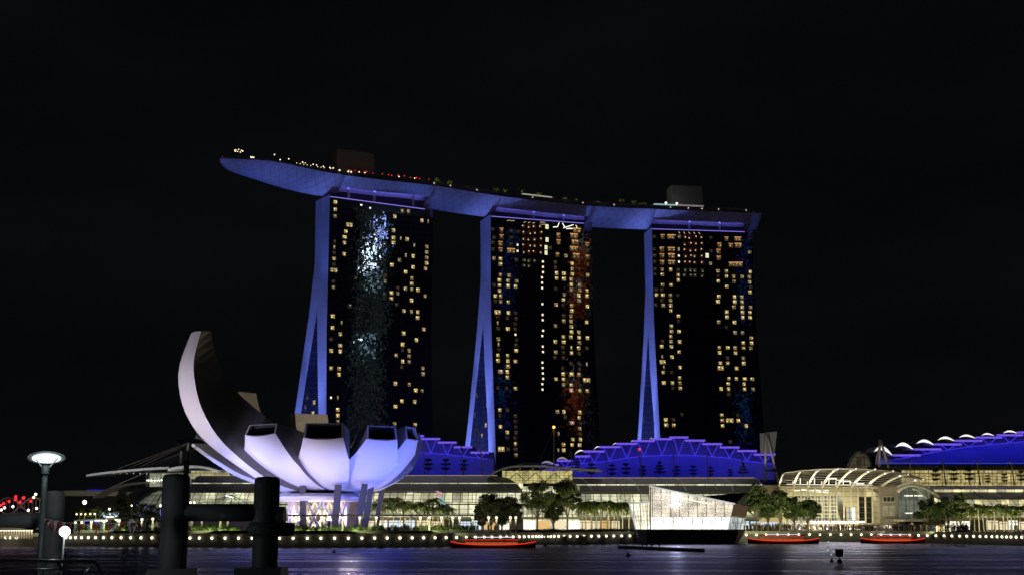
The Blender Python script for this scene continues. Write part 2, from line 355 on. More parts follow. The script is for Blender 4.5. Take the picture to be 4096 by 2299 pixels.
T1 = [((1260, 760), "240,143,a;240,228,a;232,305,b;395,405,W;352,480,a;348,555,a;345,618,a;222,598,c;222,670,n;220,730,c;340,745,a;215,797,a;218,858,c;213,925,W;208,1050,c;208,1115,b;540,895,c;475,1020,c;400,1335,e;205,1432,a;1005,245,b;1082,248,b;925,310,a;912,470,a;905,553,a;903,622,a;988,560,n;1060,570,a;1235,355,a;1305,365,n;1145,650,n;1295,668,b;1290,730,b;1288,793,b;1287,853,a;1283,912,a;1055,765,n;1135,772,a;978,815,b;893,867,a;1047,950,a;1130,897,a;1125,1022,b;1124,1083,a;1122,1148,b;808,990,c;808,1052,b;880,1185,a;960,1195,b;1040,1138,a;1195,1152,a;877,1250,a;955,1133,c;1270,1225,b;1115,1272,a;790,1245,c;950,1320,c;1030,1390,a;1110,1398,b;1187,1402,a"),
      ((1260, 1240), "302,128,n;197,185,a;292,258,a;193,315,c;290,390,a;192,445,a;285,450,a;190,642,a;280,648,a;278,715,a;185,1018,d;268,1040,n;265,1170,a;263,1240,a;264,1300,b;1187,80,a;1257,210,a;1020,250,a;1177,325,a;1017,378,a;1012,440,c;1092,447,b;1093,510,b;1093,573,b;938,500,a;1015,568,a;1008,630,c;1248,650,b;1245,712,b;932,818,a;1085,890,b;1160,895,a;1243,900,b;1000,1075,a;1158,1085,a;925,1138,a;1157,1340,a;925,1318,b")]
RED2 = ';'.join('%d,%d,r' % (x, y) for y in (195, 265, 340, 415, 490) for x in (565, 625, 685, 755)) + ';' + ';'.join('%d,%d,e' % (x, y) for y in (565, 620) for x in (565, 625, 685))
RED3 = ';'.join('%d,%d,r' % (x, y) for y in (170, 245, 320, 390, 465) for x in (520, 578, 637, 715)) + ';' + ';'.join('%d,%d,e' % (x, y) for y in (530, 585) for x in (520, 590, 637, 715))
T2 = [((1900, 840), RED2 + ";303,235,o;303,310,o;300,388,o;300,460,o;420,245,c;415,320,c;415,400,c;412,470,O;212,225,c;225,320,c;210,380,c;208,455,c;490,405,d;495,475,d;505,255,c;830,195,v;830,345,v;825,435,v;827,497,v;868,440,c;1175,235,O;1145,300,O;1155,375,O;1150,450,O;1170,530,O;960,295,o;960,370,o;960,520,o;1050,530,b;1302,400,o;1302,470,c;1300,545,o;215,530,b;212,590,b;290,537,a;290,600,a;485,548,c;483,607,a;785,580,d;785,630,d;780,703,d;780,760,d;780,820,d;780,875,d;782,1055,d;782,1110,d;782,1230,d;782,1287,d;782,1405,d;935,590,c;935,655,c;940,700,a;938,760,a;1030,707,a;1028,765,a;1028,825,a;1120,600,a;1122,660,b;1120,715,a;1118,830,a;1118,890,a;1117,945,b;1210,660,c;1303,728,b;1300,610,c;1210,838,b;1208,893,a;1207,953,b;1207,1015,a;1203,1070,b;1298,903,a;1298,960,a;1297,1018,a;292,778,b;388,780,b;285,838,a;385,838,a;475,845,b;285,897,a;385,900,a;475,905,a;287,955,a;215,890,c;935,940,c;1027,1000,b;1027,1062,a;232,1012,a;300,1015,a;297,1078,b;382,1080,a;232,1070,c;935,1113,a;1117,1123,b;1115,1185,a;1113,1245,b;1113,1303,b;1113,1360,a;1113,1417,a;1297,1135,a;1025,1110,c;262,1195,W;262,1255,c;380,1198,a;470,1200,c;470,1260,c;380,1260,c;1025,1240,c;1025,1298,b;1294,1312,a;932,1350,b;378,1383,a;468,1325,c;468,1385,c;262,1325,n;262,1385,c;1203,1420,b"),
      ((1900, 1340), "475,15,d;265,45,b;267,105,n;270,170,c;268,230,a;270,290,a;375,235,a;377,295,a;377,355,a;377,415,a;377,475,a;470,180,a;470,300,a;480,60,c;475,115,c;290,410,p;265,615,c;465,605,a;370,605,c;782,15,d;782,135,d;782,195,d;782,315,d;782,375,d;782,437,d;782,495,d;782,557,d;782,617,d;930,80,a;932,205,b;932,500,a;930,265,c;1022,25,a;1020,85,a;1020,145,c;1020,210,c;1022,265,c;1022,385,c;1020,445,a;1020,502,a;1020,565,b;1113,35,a;1112,155,n;1112,212,a;1113,445,a;1117,565,a;1113,625,p;1113,330,c;1200,35,a;1205,95,b;1205,155,a;1205,215,c;1205,335,c;1210,390,c;1205,450,b;1208,630,a;1297,40,a;1297,335,n;1297,515,W;1297,635,a;1300,160,c;958,868,b;1025,863,a;1208,870,a;1208,930,a;1213,990,c;1213,1050,b;1128,1045,p;970,1165,n;1040,930,c;1130,1233,a;1215,1235,a;1030,1290,a;1130,1293,a;1215,1293,a;970,1345,n;1033,1350,a;1215,1165,c;292,843,a;295,1025,a;295,960,c;380,845,c;470,910,c;470,970,c;470,1030,c;470,1085,c;378,1150,a;470,1150,c;470,1215,c;468,1278,a;470,1335,c;470,1395,b;302,1325,W;380,1335,c;375,1215,c")]
T3 = [((2560, 890), RED3 + ";170,165,c;260,165,o;365,165,O;455,165,b;168,310,c;252,310,o;365,310,O;448,310,n;168,385,c;258,385,o;365,385,O;448,385,d;170,455,c;258,462,o;367,462,O;448,455,d;778,383,v;820,180,c;820,330,c;820,475,b;912,262,o;912,335,o;912,410,o;1003,190,o;1128,190,O;1055,265,o;1130,265,O;1268,345,b;1070,483,O;1140,483,O;175,520,c;257,520,b;353,522,a;440,525,c;175,583,c;257,578,a;443,582,a;443,637,a;257,630,c;903,540,b;903,603,c;900,660,a;995,540,a;997,600,a;997,712,a;1087,603,b;1087,658,b;1178,605,b;1270,550,a;1270,607,b;1270,663,a;1275,718,c;1275,775,a;1275,833,a;258,750,b;355,752,a;185,803,c;257,803,c;187,860,a;262,862,a;355,867,b;440,865,c;908,828,a;908,882,a;908,940,a;1090,830,a;1183,885,b;1092,943,a;1092,1000,b;1185,945,a;1187,1000,a;1187,1055,a;1187,1112,a;1003,1055,a;1003,1112,a;1277,1003,b;1277,1065,a;1277,1125,a;357,925,b;357,985,a;357,1040,a;187,930,c;257,925,c;275,980,b;448,1098,a;448,1155,c;912,1170,b;1098,1170,a;1003,1225,c;362,1218,a;362,1270,a;362,1330,a;362,1385,b;450,1270,a;453,1385,a;258,1395,c;1100,1287,b;1190,1287,b;1287,1347,a;1195,1400,a;1287,1403,a"),
      ((2560, 1340), "255,138,a;365,140,a;457,203,a;262,255,n;367,258,a;267,312,W;460,373,a;272,380,n;272,428,a;372,432,c;460,490,a;278,545,a;375,547,a;467,547,b;465,605,a;378,605,c;922,152,a;1012,155,a;1107,155,b;1195,160,a;1290,158,b;922,210,a;1108,212,a;1015,265,c;1200,272,b;925,325,a;1018,328,a;1200,330,a;928,382,W;1113,387,a;1023,500,a;1117,502,a;1207,503,a;1302,505,a;1025,558,a;1207,560,a;1210,620,a;1305,620,b;935,615,a;1023,622,a;1027,670,c;300,957,a;302,1012,a;387,955,c;388,1015,a;487,905,c;945,908,a;1135,908,c;948,967,a;1040,967,W;1135,967,a;952,1023,a;1230,1025,a;1045,1210,c")]
tower(1, 'hotel tower under the ship-like deck nearest the white lotus building', (-107.6, 769), 31, .5, 5, T1, [(76, .75, 2.0), (69.5, .75, 2.0), (137, .0, .01)])
tower(2, 'hotel tower in the middle with white zigzag lights at its top corner', (-13.3, 821), 19, 1.0, 5, T2, [(78, .5, 3.0), (66, .6, 1.5), (52, .3, 1.2), (60, .8, 1)])
tower(3, 'hotel tower farthest from the white lotus building, behind the tall blue stepped hall', (91.9, 858), 8.2, 1.2, 5, T3, [(66, .35, 1.3), (62.5, .5, 1.4), (58, .3, 1.2)])
# lights inside the crown storeys
def crown_bits(idx, bits, m, r=.16):
    pt, root, _ = TW[idx]; cw = [o for o in COL.objects if o.parent == root and o.name.startswith('crown')][0]
    for pts in bits:
        mb = MB(); mb.tube([pt(s, .42, z) for s, z in pts], r, 6); o = bpy.data.objects.new('crown_light', mb.mesh('crown_light', m, origin_of(cw))); COL.objects.link(o); o.parent = cw
M_white_tube = glow('white_tube', (1, .98, .8), 1.6); M_warm_bit = glow('warm_bit', (1., .78, .35), .7)
crown_bits(2, [[(42, 191.2), (45, 191.6), (46.2, 194.4)], [(48.5, 194.4), (50, 191.6)], [(49, 191.2), (56, 193.8)], [(51, 190.8), (54, 191.4)], [(56.3, 191), (58.6, 192.2), (57.6, 193.6)], [(53, 191), (57.5, 191.6)]], M_white_tube, .24)
crown_bits(2, [[(11 + k * 1.3, 193.2 + .4 * (k % 2)), (12 + k * 1.3, 193.4)] for k in range(4)] + [[(22 + 3 * k, 192.8), (23.6 + 3 * k, 193.3)] for k in range(3)] + [[(33, 192.3), (37, 192.7)], [(33.2, 193.8), (36.5, 194.0)]], M_warm_bit)
crown_bits(3, [[(18 + 3.4 * k, 193.9), (19 + 3.4 * k, 192.7)] for k in range(5)] + [[(14, 192), (14.8, 191.7)], [(15.6, 191.7), (16.2, 191.6)]], M_warm_bit)
crown_bits(1, [[(20, 192.6), (21, 192.6)], [(26, 191.6), (26.7, 191.4)]], M_white_tube, .45)

# ================================================================ ship-shaped roof deck
RIM = [(881, 633), (954, 637.5), (1099, 648), (1312, 691), (1500, 717), (1701, 739), (1900, 770), (2048, 791), (2352, 824), (2624, 837.5), (2850, 847), (3048, 854)]
ZR = 207.0
def at_z(x, y, z):
    r = ray(x, y); return Vector((0, 0, CAMZ)) + r * ((z - CAMZ) / r.z)
TIPY = {881: 708, 954: 715, 1099: 733}
rim = smooth_pts([P(x, y, TIPY[x]) if x in TIPY else at_z(x, y, ZR) for x, y in RIM], 16)
arc = [0.]
for a, b in zip(rim, rim[1:]): arc.append(arc[-1] + (b - a).length)
LEN = arc[-1]
def rim_at(s):
    s = max(0, min(LEN, s))
    for i in range(len(arc) - 1):
        if s <= arc[i + 1]:
            t = (s - arc[i]) / (arc[i + 1] - arc[i]); p = rim[i].lerp(rim[i + 1], t); k = max(3, min(len(rim) - 5, i)); d = (rim[k + 4] - rim[k - 3]).normalized(); return p, Vector((-d.y, d.x, 0))
def hull_w(s):
    a = min(1., s / 88.0); w = 38 * (1 - (1 - a) ** 2.1) ** .6 if a < 1 else 38
    e = max(0, min(1, (LEN - s) / 16.)); return max(.05, w * (1 - .25 * (1 - e) ** 2))
def hull_d(s):
    a = min(1., s / 84.0); e = max(0, min(1, (LEN - s) / 14.)); return 9.2 * (1 - (1 - a) ** 2) ** .5 * (1 - .12 * (1 - e) ** 2)
def hull_pt(s, q, dz=0):
    p, n = rim_at(s); w = hull_w(s); D = hull_d(s)
    return p + n * (w * (q + 1) / 2) + Vector((0, 0, -D * (1 - abs(q) ** 1.8) + dz))
def s_of_x(px):
    """arc position under a photo column"""
    best = min(range(len(rim)), key=lambda i: abs(2048 + FP * rim[i].x / (rim[i].y * CT + (ZR - CAMZ) * ST) - px)); return arc[best]
def hull_mat():
    m, t, b = mat('hull_tiles'); N, Lk = t.nodes, t.links; tc = N.new('ShaderNodeTexCoord')
    outs = []
    for ang, sp, wd in ((0.62, 5.2, .035), (-0.62, 5.2, .035), (1.57, 1.5, .05)):
        mp = N.new('ShaderNodeMapping'); mp.inputs['Rotation'].default_value = (0, 0, ang); Lk.new(tc.outputs['UV'], mp.inputs[0]); s = N.new('ShaderNodeSeparateXYZ'); Lk.new(mp.outputs[0], s.inputs[0])
        f = math_node(t, 'FRACT', math_node(t, 'DIVIDE', s.outputs[0], sp)); outs.append(math_node(t, 'LESS_THAN', f, wd))
    ln = math_node(t, 'MAXIMUM', outs[0], outs[1]); ln = math_node(t, 'MAXIMUM', ln, math_node(t, 'MULTIPLY', outs[2], .35))
    vo = N.new('ShaderNodeTexVoronoi'); vo.inputs['Scale'].default_value = .55; Lk.new(tc.outputs['UV'], vo.inputs['Vector']); sv = N.new('ShaderNodeSeparateColor'); Lk.new(vo.outputs['Color'], sv.inputs[0])
    mx = N.new('ShaderNodeMix'); mx.data_type = 'RGBA'; mx.inputs['A'].default_value = (.56, .56, .60, 1); mx.inputs['B'].default_value = (.12, .12, .14, 1)
    Lk.new(math_node(t, 'ADD', math_node(t, 'MULTIPLY', ln, .8), math_node(t, 'MULTIPLY', sv.outputs[0], .2), True), mx.inputs['Factor']); Lk.new(mx.outputs['Result'], b.inputs['Base Color']); b.inputs['Roughness'].default_value = .4
    return m
M_hull = hull_mat(); M_deck = pbr('deck_grey', (.22, .22, .24), .7); M_box = pbr('core_plaster', (.5, .5, .52), .7, var=.08, scale=.2); M_parapet = pbr('parapet_metal', (.30, .30, .33), .5)
M_redlamp = glow('red_lamp', (1, .02, .03), 1.6); M_whitelamp = glow('white_lamp', (1, .95, .82), 4.0); M_warm = glow('warm_lamp', (1, .82, .5), 2.2)
sky = thing('roof_deck', 'long ship-shaped sky deck lying across the tops of the three hotel towers', 'rooftop deck', rim_at(LEN / 2)[0] + Vector((0, 15, 0)))
cuts = [0, s_of_x(1385), s_of_x(1735), s_of_x(2012), s_of_x(2362), s_of_x(2620), s_of_x(2995), LEN]
QS = [-1, -.985, -.95, -.9, -.82, -.74, -.62, -.5, -.35, -.2, 0, .2, .4, .6, .75, .88, .95, 1]
for i in range(7):
    a, b = cuts[i], cuts[i + 1]; n = max(4, int((b - a) / 4)); sv = [lerp(a, b, (k / n) ** (2.2 if i == 0 else 1)) for k in range(n + 1)]
    if i % 2 == 0:
        mb = MB(); mb.grid([[hull_pt(s, q) for q in QS] for s in sv], [[(s, (q + 1) * 19) for q in QS] for s in sv])
        for s in (a, b):
            if 0 < s < LEN: mb.face([hull_pt(s, q) for q in QS])
        if b == LEN: mb.face([hull_pt(b, q) for q in QS])
        put('hull_section', mb, M_hull, sky, smooth=True)
    else:
        q2 = [q for q in QS if q <= -.62]; q3 = [q for q in QS if q >= .35]
        mb = MB(); mb.grid([[hull_pt(s, q) for q in q2] for s in sv], [[(s, (q + 1) * 19) for q in q2] for s in sv])
        mb.grid([[hull_pt(s, q) for q in q3] for s in sv], [[(s, (q + 1) * 19) for q in q3] for s in sv])
        put('hull_rim', mb, M_hull, sky, smooth=True)
        mb = MB()                                                   # soffit and pale upper back wall of the lit recess
        mb.grid([[hull_pt(s, -.62), hull_pt(s, -.62, .5), hull_pt(s, -.34) + Vector((0, 0, 204.4 - hull_pt(s, -.34).z)), hull_pt(s, -.28) + Vector((0, 0, 203.0 - hull_pt(s, -.28).z)), hull_pt(s, -.26) + Vector((0, 0, 200.6 - hull_pt(s, -.26).z))] for s in sv])
        put('recess_soffit', mb, M_box, sky); mb = MB(); mb.grid([[hull_pt(s, -.26) + Vector((0, 0, 200.6 - hull_pt(s, -.26).z)), hull_pt(s, -.2) + Vector((0, 0, 195.1 - hull_pt(s, -.2).z))] for s in sv]); put('recess_wall', mb, M_darkwall, sky)  # lower back wall dark in colour, imitating the glow fading downward
        for k in (.1, .38, .82) if i == 1 else (.42, .75) if i == 3 else (.4, .72):
            s = lerp(a, b, k); p = hull_pt(s, -.5); mb = MB(); mb.tube([Vector((p.x, p.y, 195.3)), Vector((p.x, p.y, 203.5))], .75, 10); put('strut', mb, M_box, sky, smooth=True)
        c0, c1 = hull_pt(lerp(a, b, .03), -.52), hull_pt(lerp(a, b, .97), -.52); mid = (c0 + c1) / 2; d = c1 - c0
        strip('recess_light', Vector((c0.x, c0.y, 201.6)), Vector((c1.x, c1.y, 201.6)), (0, 0, 1), .5, (.18, .17, 1.0), 2600)
sv = [lerp(0, LEN, (k / 90) ** 1.3) for k in range(91)]
mb = MB(); mb.grid([[hull_pt(s, -1), hull_pt(s, -1, .9), hull_pt(s, -.99, .9) + Vector((0, 0, 0)), hull_pt(s, -.93) * 1 + Vector((0, 0, rim_at(s)[0].z + .9 - hull_pt(s, -.93).z)), hull_pt(s, 1, .9), hull_pt(s, 1)] for s in sv]); put('deck', mb, M_deck, sky)
s0, s1 = s_of_x(1330), s_of_x(2990); sv = [lerp(s0, s1, k / 60) for k in range(61)]
def up(s, q, z): p = hull_pt(s, q); return Vector((p.x, p.y, z + rim_at(s)[0].z - ZR))
mb = MB(); mb.grid([[up(s, -.95, 207.95), up(s, -.95, 210.1), up(s, -.92, 210.1), up(s, -.92, 207.95)] for s in sv]); put('parapet', mb, M_parapet, sky)
# plant cores
def core(x0, x1, ytop, ybot, q0, q1, zb=208):
    c0, c1 = s_of_x(x0), s_of_x(x1); p = up((c0 + c1) / 2, q0, 0); r = ray((x0 + x1) / 2, ytop); zt = CAMZ + r.z * p.y / r.y
    mb = MB(); mb.prism([up(c0, q0, zb), up(c1, q0, zb), up(c1, q1, zb), up(c0, q1, zb)], (0, 0, zt - zb)); put('lift_core', mb, M_box, sky)
core(1389, 1526, 606, 670, -.3, .3); core(2710, 2831, 744, 830, -.3, .3)
# restaurants and lamps along the deck
mb = MB(); c0, c1 = s_of_x(1180), s_of_x(1400); mb.prism([up(c0, -.7, 208), up(c1, -.7, 208), up(c1, .0, 208), up(c0, .0, 208)], (0, 0, 3.2)); put('restaurant', mb, pbr('restaurant_wall', (.2, .19, .15), .6), sky)
mb = MB(); c0, c1 = s_of_x(2640), s_of_x(2828); mb.prism([up(c0, -.75, 208), up(c1, -.75, 208), up(c1, -.3, 208), up(c0, -.3, 208)], (0, 0, 3.0)); clubw = put('club_room', mb, pbr('club_wall', (.3, .3, .3), .6), sky)
mb = MB(); c0, c1 = s_of_x(2715), s_of_x(2826); mb.prism([up(c0, -.78, 209.6), up(c1, -.78, 209.6), up(c1, -.765, 209.6), up(c0, -.765, 209.6)], (0, 0, 2.4)); put('club_window', mb, glow('club_glow', (.55, .45, .5), .35), sky)
mb = MB(); c0, c1 = s_of_x(2630), s_of_x(2708); mb.prism([up(c0, -.84, 208.2), up(c1, -.84, 208.2), up(c1, -.6, 208.2), up(c0, -.6, 208.2)], (0, 0, 3.4)); put('club_canopy', mb, glow('teal_glow', (.5, .75, .8), .55), sky)
def deck_lamp(x, q, z, m, r=.55, nm='deck_lamp'):
    p = up(s_of_x(x), q, z); mb = MB(); mb.ball(p, r * .75, 4); put(nm, mb, m, sky)
for x, y in ((890, 632.5),): mb = MB(); mb.ball(at_z(x, y, 208.6), .9, 5); put('beacon', mb, M_redlamp, sky)
for k in range(9): deck_lamp(1183 + k * 17, -.96, 209.0 + .1 * k, M_warm, .3)
for x in (1365, 1398, 1404): deck_lamp(x, -.96, 209.8, M_warm, .6)
for x, q in ((1250, -.5), (1258, -.45), (1287, -.5), (1300, -.5), (1330, -.5), (1343, -.5), (1357, -.5), (1186, -.5), (1180, -.2), (1122, -.6)): deck_lamp(x, q, 213.0, M_warm, .5)
random.seed(3)
for k in range(14): deck_lamp(1410 + k * 24 + random.uniform(-9, 9), -.8, 211.3 + random.uniform(0, .8), M_redlamp, .42)
for x in (1440, 1468, 1597, 1660): deck_lamp(x, -.9, 210.6, M_warm, .5)
for x in (1735, 1800, 1910, 2130, 2340, 2450, 2682, 2760, 2815, 2880, 2990): deck_lamp(x, -.955, 209.0, M_warm, .33)
for x in (2676, 2712): deck_lamp(x, -.85, 212.2, M_whitelamp, .9)
def mast(x, q, z, n, w):
    p = up(s_of_x(x), q, 208); mb = MB(); mb.tube([p, Vector((p.x, p.y, p.z + z - 208))], .12, 6); z = p.z + z - 208; r = put('light_mast', mb, M_parapet, sky)
    for k in range(n):
        a = 2 * math.pi * k / n; mb = MB(); mb.ball(Vector((p.x + w * math.cos(a), p.y + w * math.sin(a), z + .3 * (k % 2))), .3, 4); put('mast_lamp', mb, M_warm, r)
mast(998, 0, 214, 9, 2.3); mast(1070, 0, 211.5, 5, .9)
mb = MB(); c0, c1 = s_of_x(2105), s_of_x(2215); mb.prism([up(c0, -.9, 210.3), up(c1, -.9, 210.3), up(c1, -.8, 210.3), up(c0, -.8, 210.3)], (0, 0, .9)); put('pool_light', mb, glow('pool_bar', (.6, .55, .45), .55), sky)

# blue floodlights on the towers' end walls and under the hull; added facade fill
BL = (.18, .25, 1.0)
for i, kk in ((1, 1.0), (2, 1.25), (3, 1.45)):
    pt, root, _ = TW[i]
    spot('tower_flood', pt(-36, 22, 4), pt(0, 28, 47), 80, BL, 5.6e5 * kk, 1.2, .7)
    spot('tower_flood_high', pt(-37, 4, 6), pt(0, 12, 125), 27, BL, 4.2e5 * kk, 1.2)
    spot('facade_fill', pt(34, -120, 3), pt(34, 0, 60), 80, (.25, .3, 1.0), 1.6e5 if i == 1 else 5e4, 1.5)  # added fill that lifts the dark glass to navy, not a real fixture
for i, k in ((0, 1), (2, 1), (4, 1), (6, .4)):
    for f in ((.3, .75) if i == 0 else (.5,)):
        s = lerp(cuts[i], cuts[i + 1], f); p, n = rim_at(s); m = hull_pt(s, -.3)
        spot('hull_flood', Vector((p.x, p.y, 120)) + n * 8, m, 70, (.10, .19, 1), 5e4 * k, 1.5)
        spot('hull_flood_front', p - n * 42 + Vector((0, 0, -58)), m, 60, (.50, .42, .95), 6e3 * k, 1.5)
# office towers across the bay (off to the right); the hotel glass mirrors their lit floors
def office_mat(name, c1, k1, dens, sw, sh):
    m, t, b = mat(name); N, Lk = t.nodes, t.links; tc = N.new('ShaderNodeTexCoord'); b.inputs['Base Color'].default_value = (.03, .03, .035, 1)
    dv = N.new('ShaderNodeVectorMath'); dv.operation = 'DIVIDE'; dv.inputs[1].default_value = (sw, sh, 1); Lk.new(tc.outputs['UV'], dv.inputs[0]); fl = N.new('ShaderNodeVectorMath'); fl.operation = 'FLOOR'; Lk.new(dv.outputs[0], fl.inputs[0])
    wn = N.new('ShaderNodeTexWhiteNoise'); wn.noise_dimensions = '2D'; Lk.new(fl.outputs[0], wn.inputs['Vector'])
    Lk.new(math_node(t, 'MULTIPLY', math_node(t, 'GREATER_THAN', wn.outputs['Value'], 1 - dens), k1), b.inputs['Emission Strength'])
    b.inputs['Emission Color'].default_value = (*c1, 1); m.cycles.emission_sampling = 'NONE'; return m
def office(c, w, h, m, sign=None, label=''):
    t = thing('office_tower', label, 'office building', (c[0], c[1], 0)); dx, dy = .828, -.56
    mb = MB(); ax = Vector((dy * -1, dx, 0)); nx = Vector((dx, dy, 0)); o = Vector((c[0], c[1], 0)); e = ax * (w / 2)
    for a, b in ((-e, e), (e, e + nx * w), (e + nx * w, -e + nx * w), (-e + nx * w, -e)):
        mb.face([o + a, o + b, o + b + Vector((0, 0, h)), o + a + Vector((0, 0, h))], [(0, 0), (w, 0), (w, h), (0, h)])
    put('office_wall', mb, m, t)
    mb = MB(); mb.prism([o - e, o + e, o + e + nx * w, o - e + nx * w], (0, 0, 1)); mb.v = [v + Vector((0, 0, h)) for v in mb.v]; put('office_roof', mb, M_darkwall, t)
    for z0, z1, f0, f1, mm in sign or []:
        mb = MB(); a, b = o + ax * (w * f0) - nx * .4, o + ax * (w * f1) - nx * .4; mb.prism([a + Vector((0, 0, z0)), b + Vector((0, 0, z0)), b + Vector((0, 0, z1)), a + Vector((0, 0, z1))], nx * .3); put('sign_panel', mb, mm, t)
CY = (.55, .8, .75)
office((662, 279), 40, 420, office_mat('office_floors', CY, .30, .3, 3, 3.6), [(335, 345, -.22, .1, glow('sign_white', (.62, .82, 1), 38.)), (372, 378, .12, .42, glow('sign_blue', (.3, .4, 1), 30.)), (306, 310, -.1, .3, glow('sign_ice', (.5, .8, 1), 6))], 'tall office tower across the bay with white and blue signs')
office((530, 281), 23, 370, office_mat('office_floors_warm', (1, .8, .6), .03, .1, 3, 3.6), [(314, 328, -.4, .4, glow('sign_orange', (1, .2, .03), .7)), (334, 340, -.3, .3, glow('sign_pale', (.8, .9, 1), 1.0)), (298, 303, -.3, .3, glow('sign_red', (1, .15, .03), .7))], 'slim office tower across the bay with orange red signs')
office((493, 193), 24, 375, office_mat('office_floors_blue', (.1, .25, 1), .03, .1, 3, 3.6), [(346, 358, -.3, .3, glow('sign_azure', (.05, .3, 1), .6)), (316, 323, -.4, .2, glow('sign_deep_blue', (.1, .15, 1), .7))], 'slim office tower across the bay with blue signs')
# ================================================================ lotus-shaped museum
M_white = pbr('museum_white', (.80, .80, .80), .5, var=.04, scale=.08)
M_wallp = panel_mat('petal_side', (.23, .225, .22), 7.0, 3.0, .6)  # white cladding like the skin, darkened in colour to imitate its shade
M_petalglass = pbr('petal_glass', (.008, .008, .012), .08); M_frame = pbr('petal_frame', (.55, .55, .58), .45); M_dark = pbr('dark_steel', (.06, .06, .07), .5); M_concrete = pbr('pale_concrete', (.42, .41, .39), .8, var=.15, scale=.3)
MC = P(872 / .6289, 1310 / .6289, 400); MC.z = 0
mus = thing('lotus_museum', 'white museum shaped like a lotus flower with raised petals, lit white and violet', 'museum', MC)
CAMDIR = math.atan2(-MC.y, -MC.x)                                     # azimuth from the museum to the camera
def pol(psi, r, z, off=0.):
    """psi degrees from the camera direction (minus = left in the photo), off = sideways metres"""
    a = CAMDIR - R(-psi) if False else CAMDIR + R(psi)
    d = Vector((math.cos(a), math.sin(a), 0)); t = Vector((-math.sin(a), math.cos(a), 0))
    return MC + d * r + t * off + Vector((0, 0, z))
def resample(pts, n):
    sm = smooth_pts([Vector((p[0], p[1], 0)) for p in pts], 10); L = [0.]
    for a, b in zip(sm, sm[1:]): L.append(L[-1] + (b - a).length)
    out = []
    for k in range(n + 1):
        d = L[-1] * k / n; i = max(j for j in range(len(L)) if L[j] <= d + 1e-9); i = min(i, len(sm) - 2); t = (d - L[i]) / max(1e-9, L[i + 1] - L[i]); q = sm[i].lerp(sm[i + 1], t); out.append((q.x, q.y))
    return out
def petal(psi, pl, pr, outer, inner, tipw, inw, notch, bulge=.9, glass=True, pw=.9, wtab=None):
    """psi centre, pl/pr sector edges, outer and inner (r, z) profiles of equal length, tip and inner widths (half), notch radii (left, right)"""
    n = 26; po = resample(outer, n); pi_ = resample(inner, n); rt = po[-1][0]
    def hw(side, r, i):
        ang = R(abs((pl if side < 0 else pr) - psi)); rn = notch[0 if side < 0 else 1]
        base = r * math.tan(ang)
        if wtab: return interp(wtab[0 if side < 0 else 1], po[i][1])
        f = i / n
        ro = [p[0] for p in po]; inn = next((k for k in range(n + 1) if ro[k] >= rn), n)
        if i <= inn: return base
        wn = rn * math.tan(ang); return lerp(wn, tipw, ((i - inn) / max(1, n - inn)) ** pw)
    OUT, LW, RW, IN = [], [], [], []
    WL, WR = [hw(-1, po[i][0], i) for i in range(n + 1)], [hw(1, po[i][0], i) for i in range(n + 1)]
    for _ in range(3 if wtab else 0): WL = [WL[0]] + [(WL[k - 1] + WL[k] * 2 + WL[k + 1]) / 4 for k in range(1, n)] + [WL[n]]
    for i in range(n + 1):
        (r, z), (ri, zi) = po[i], pi_[i]; a, b = WL[i], WR[i]; wi = lerp(min(inw, 2.0), inw, min(1, i / n * 1.4))
        row = []
        for k in range(9):
            f = k / 8; off = lerp(-a, b, f); c = bulge * (1 - (2 * f - 1) ** 2) * min(1, (a + b) / 10) * min(1, i / 6)
            j, j2 = min(i + 1, n), max(i - 1, 0); tx, tz = po[j][0] - po[j2][0], po[j][1] - po[j2][1]; L = math.hypot(tx, tz)
            row.append(pol(psi, r + c * tz / L, z - c * tx / L, off))
        OUT.append(row)
        il, ir = pol(psi, ri, zi, -min(wi, a)), pol(psi, ri, zi, min(wi, b))
        LW.append([row[0], il]); RW.append([row[-1], ir]); IN.append([il, ir])
    root = bpy.data.objects.new('petal', None); COL.objects.link(root); root.parent = mus; root.location = pol(psi, rt * .6, po[n // 2][1]) - MC
    mb = MB(); mb.grid(OUT); put('petal_skin', mb, M_white, root, smooth=True, fix=False)
    L = [0.]
    for a, b in zip(po, po[1:]): L.append(L[-1] + math.hypot(b[0] - a[0], b[1] - a[1]))
    mb = MB()
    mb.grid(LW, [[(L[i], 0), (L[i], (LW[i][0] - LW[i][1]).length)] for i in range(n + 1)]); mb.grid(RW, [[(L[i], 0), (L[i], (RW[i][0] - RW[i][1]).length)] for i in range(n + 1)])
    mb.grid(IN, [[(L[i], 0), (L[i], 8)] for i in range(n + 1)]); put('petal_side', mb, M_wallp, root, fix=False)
    # end cap: frame with recessed dark skylight
    o, q = OUT[-1], IN[-1]; ring = [o[0], o[2], o[4], o[6], o[8], q[1], q[0]]; cen = sum(ring, Vector()) / len(ring)
    back = (pol(psi, 0, 0) - pol(psi, 1, 0)).normalized() * .9
    inn = [lerp(p, cen, .0) + (cen - p).normalized() * min(.55, (cen - p).length * .3) for p in ring]; dp = [p + back for p in inn]
    mb = MB(); mb.grid([ring, inn, dp], closed=True); put('skylight_frame', mb, M_frame, root, fix=False)
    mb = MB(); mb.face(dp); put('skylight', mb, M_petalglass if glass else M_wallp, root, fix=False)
    return OUT
FI = lambda tip, rt, s=.10: [(4, 24), (rt * .3, 27), (rt * .55, tip - 3.2), (rt * .8, tip - 1.0), (rt * .97, tip)]
B0 = (4, 14.2)
petal(-13, -31, 1, [B0, (12, 16), (18, 18.6), (22, 21), (25.5, 24), (28.5, 27), (30.6, 29.2)], FI(33.2, 30.6), 5.6, 5.3, (25.3, 24.2))
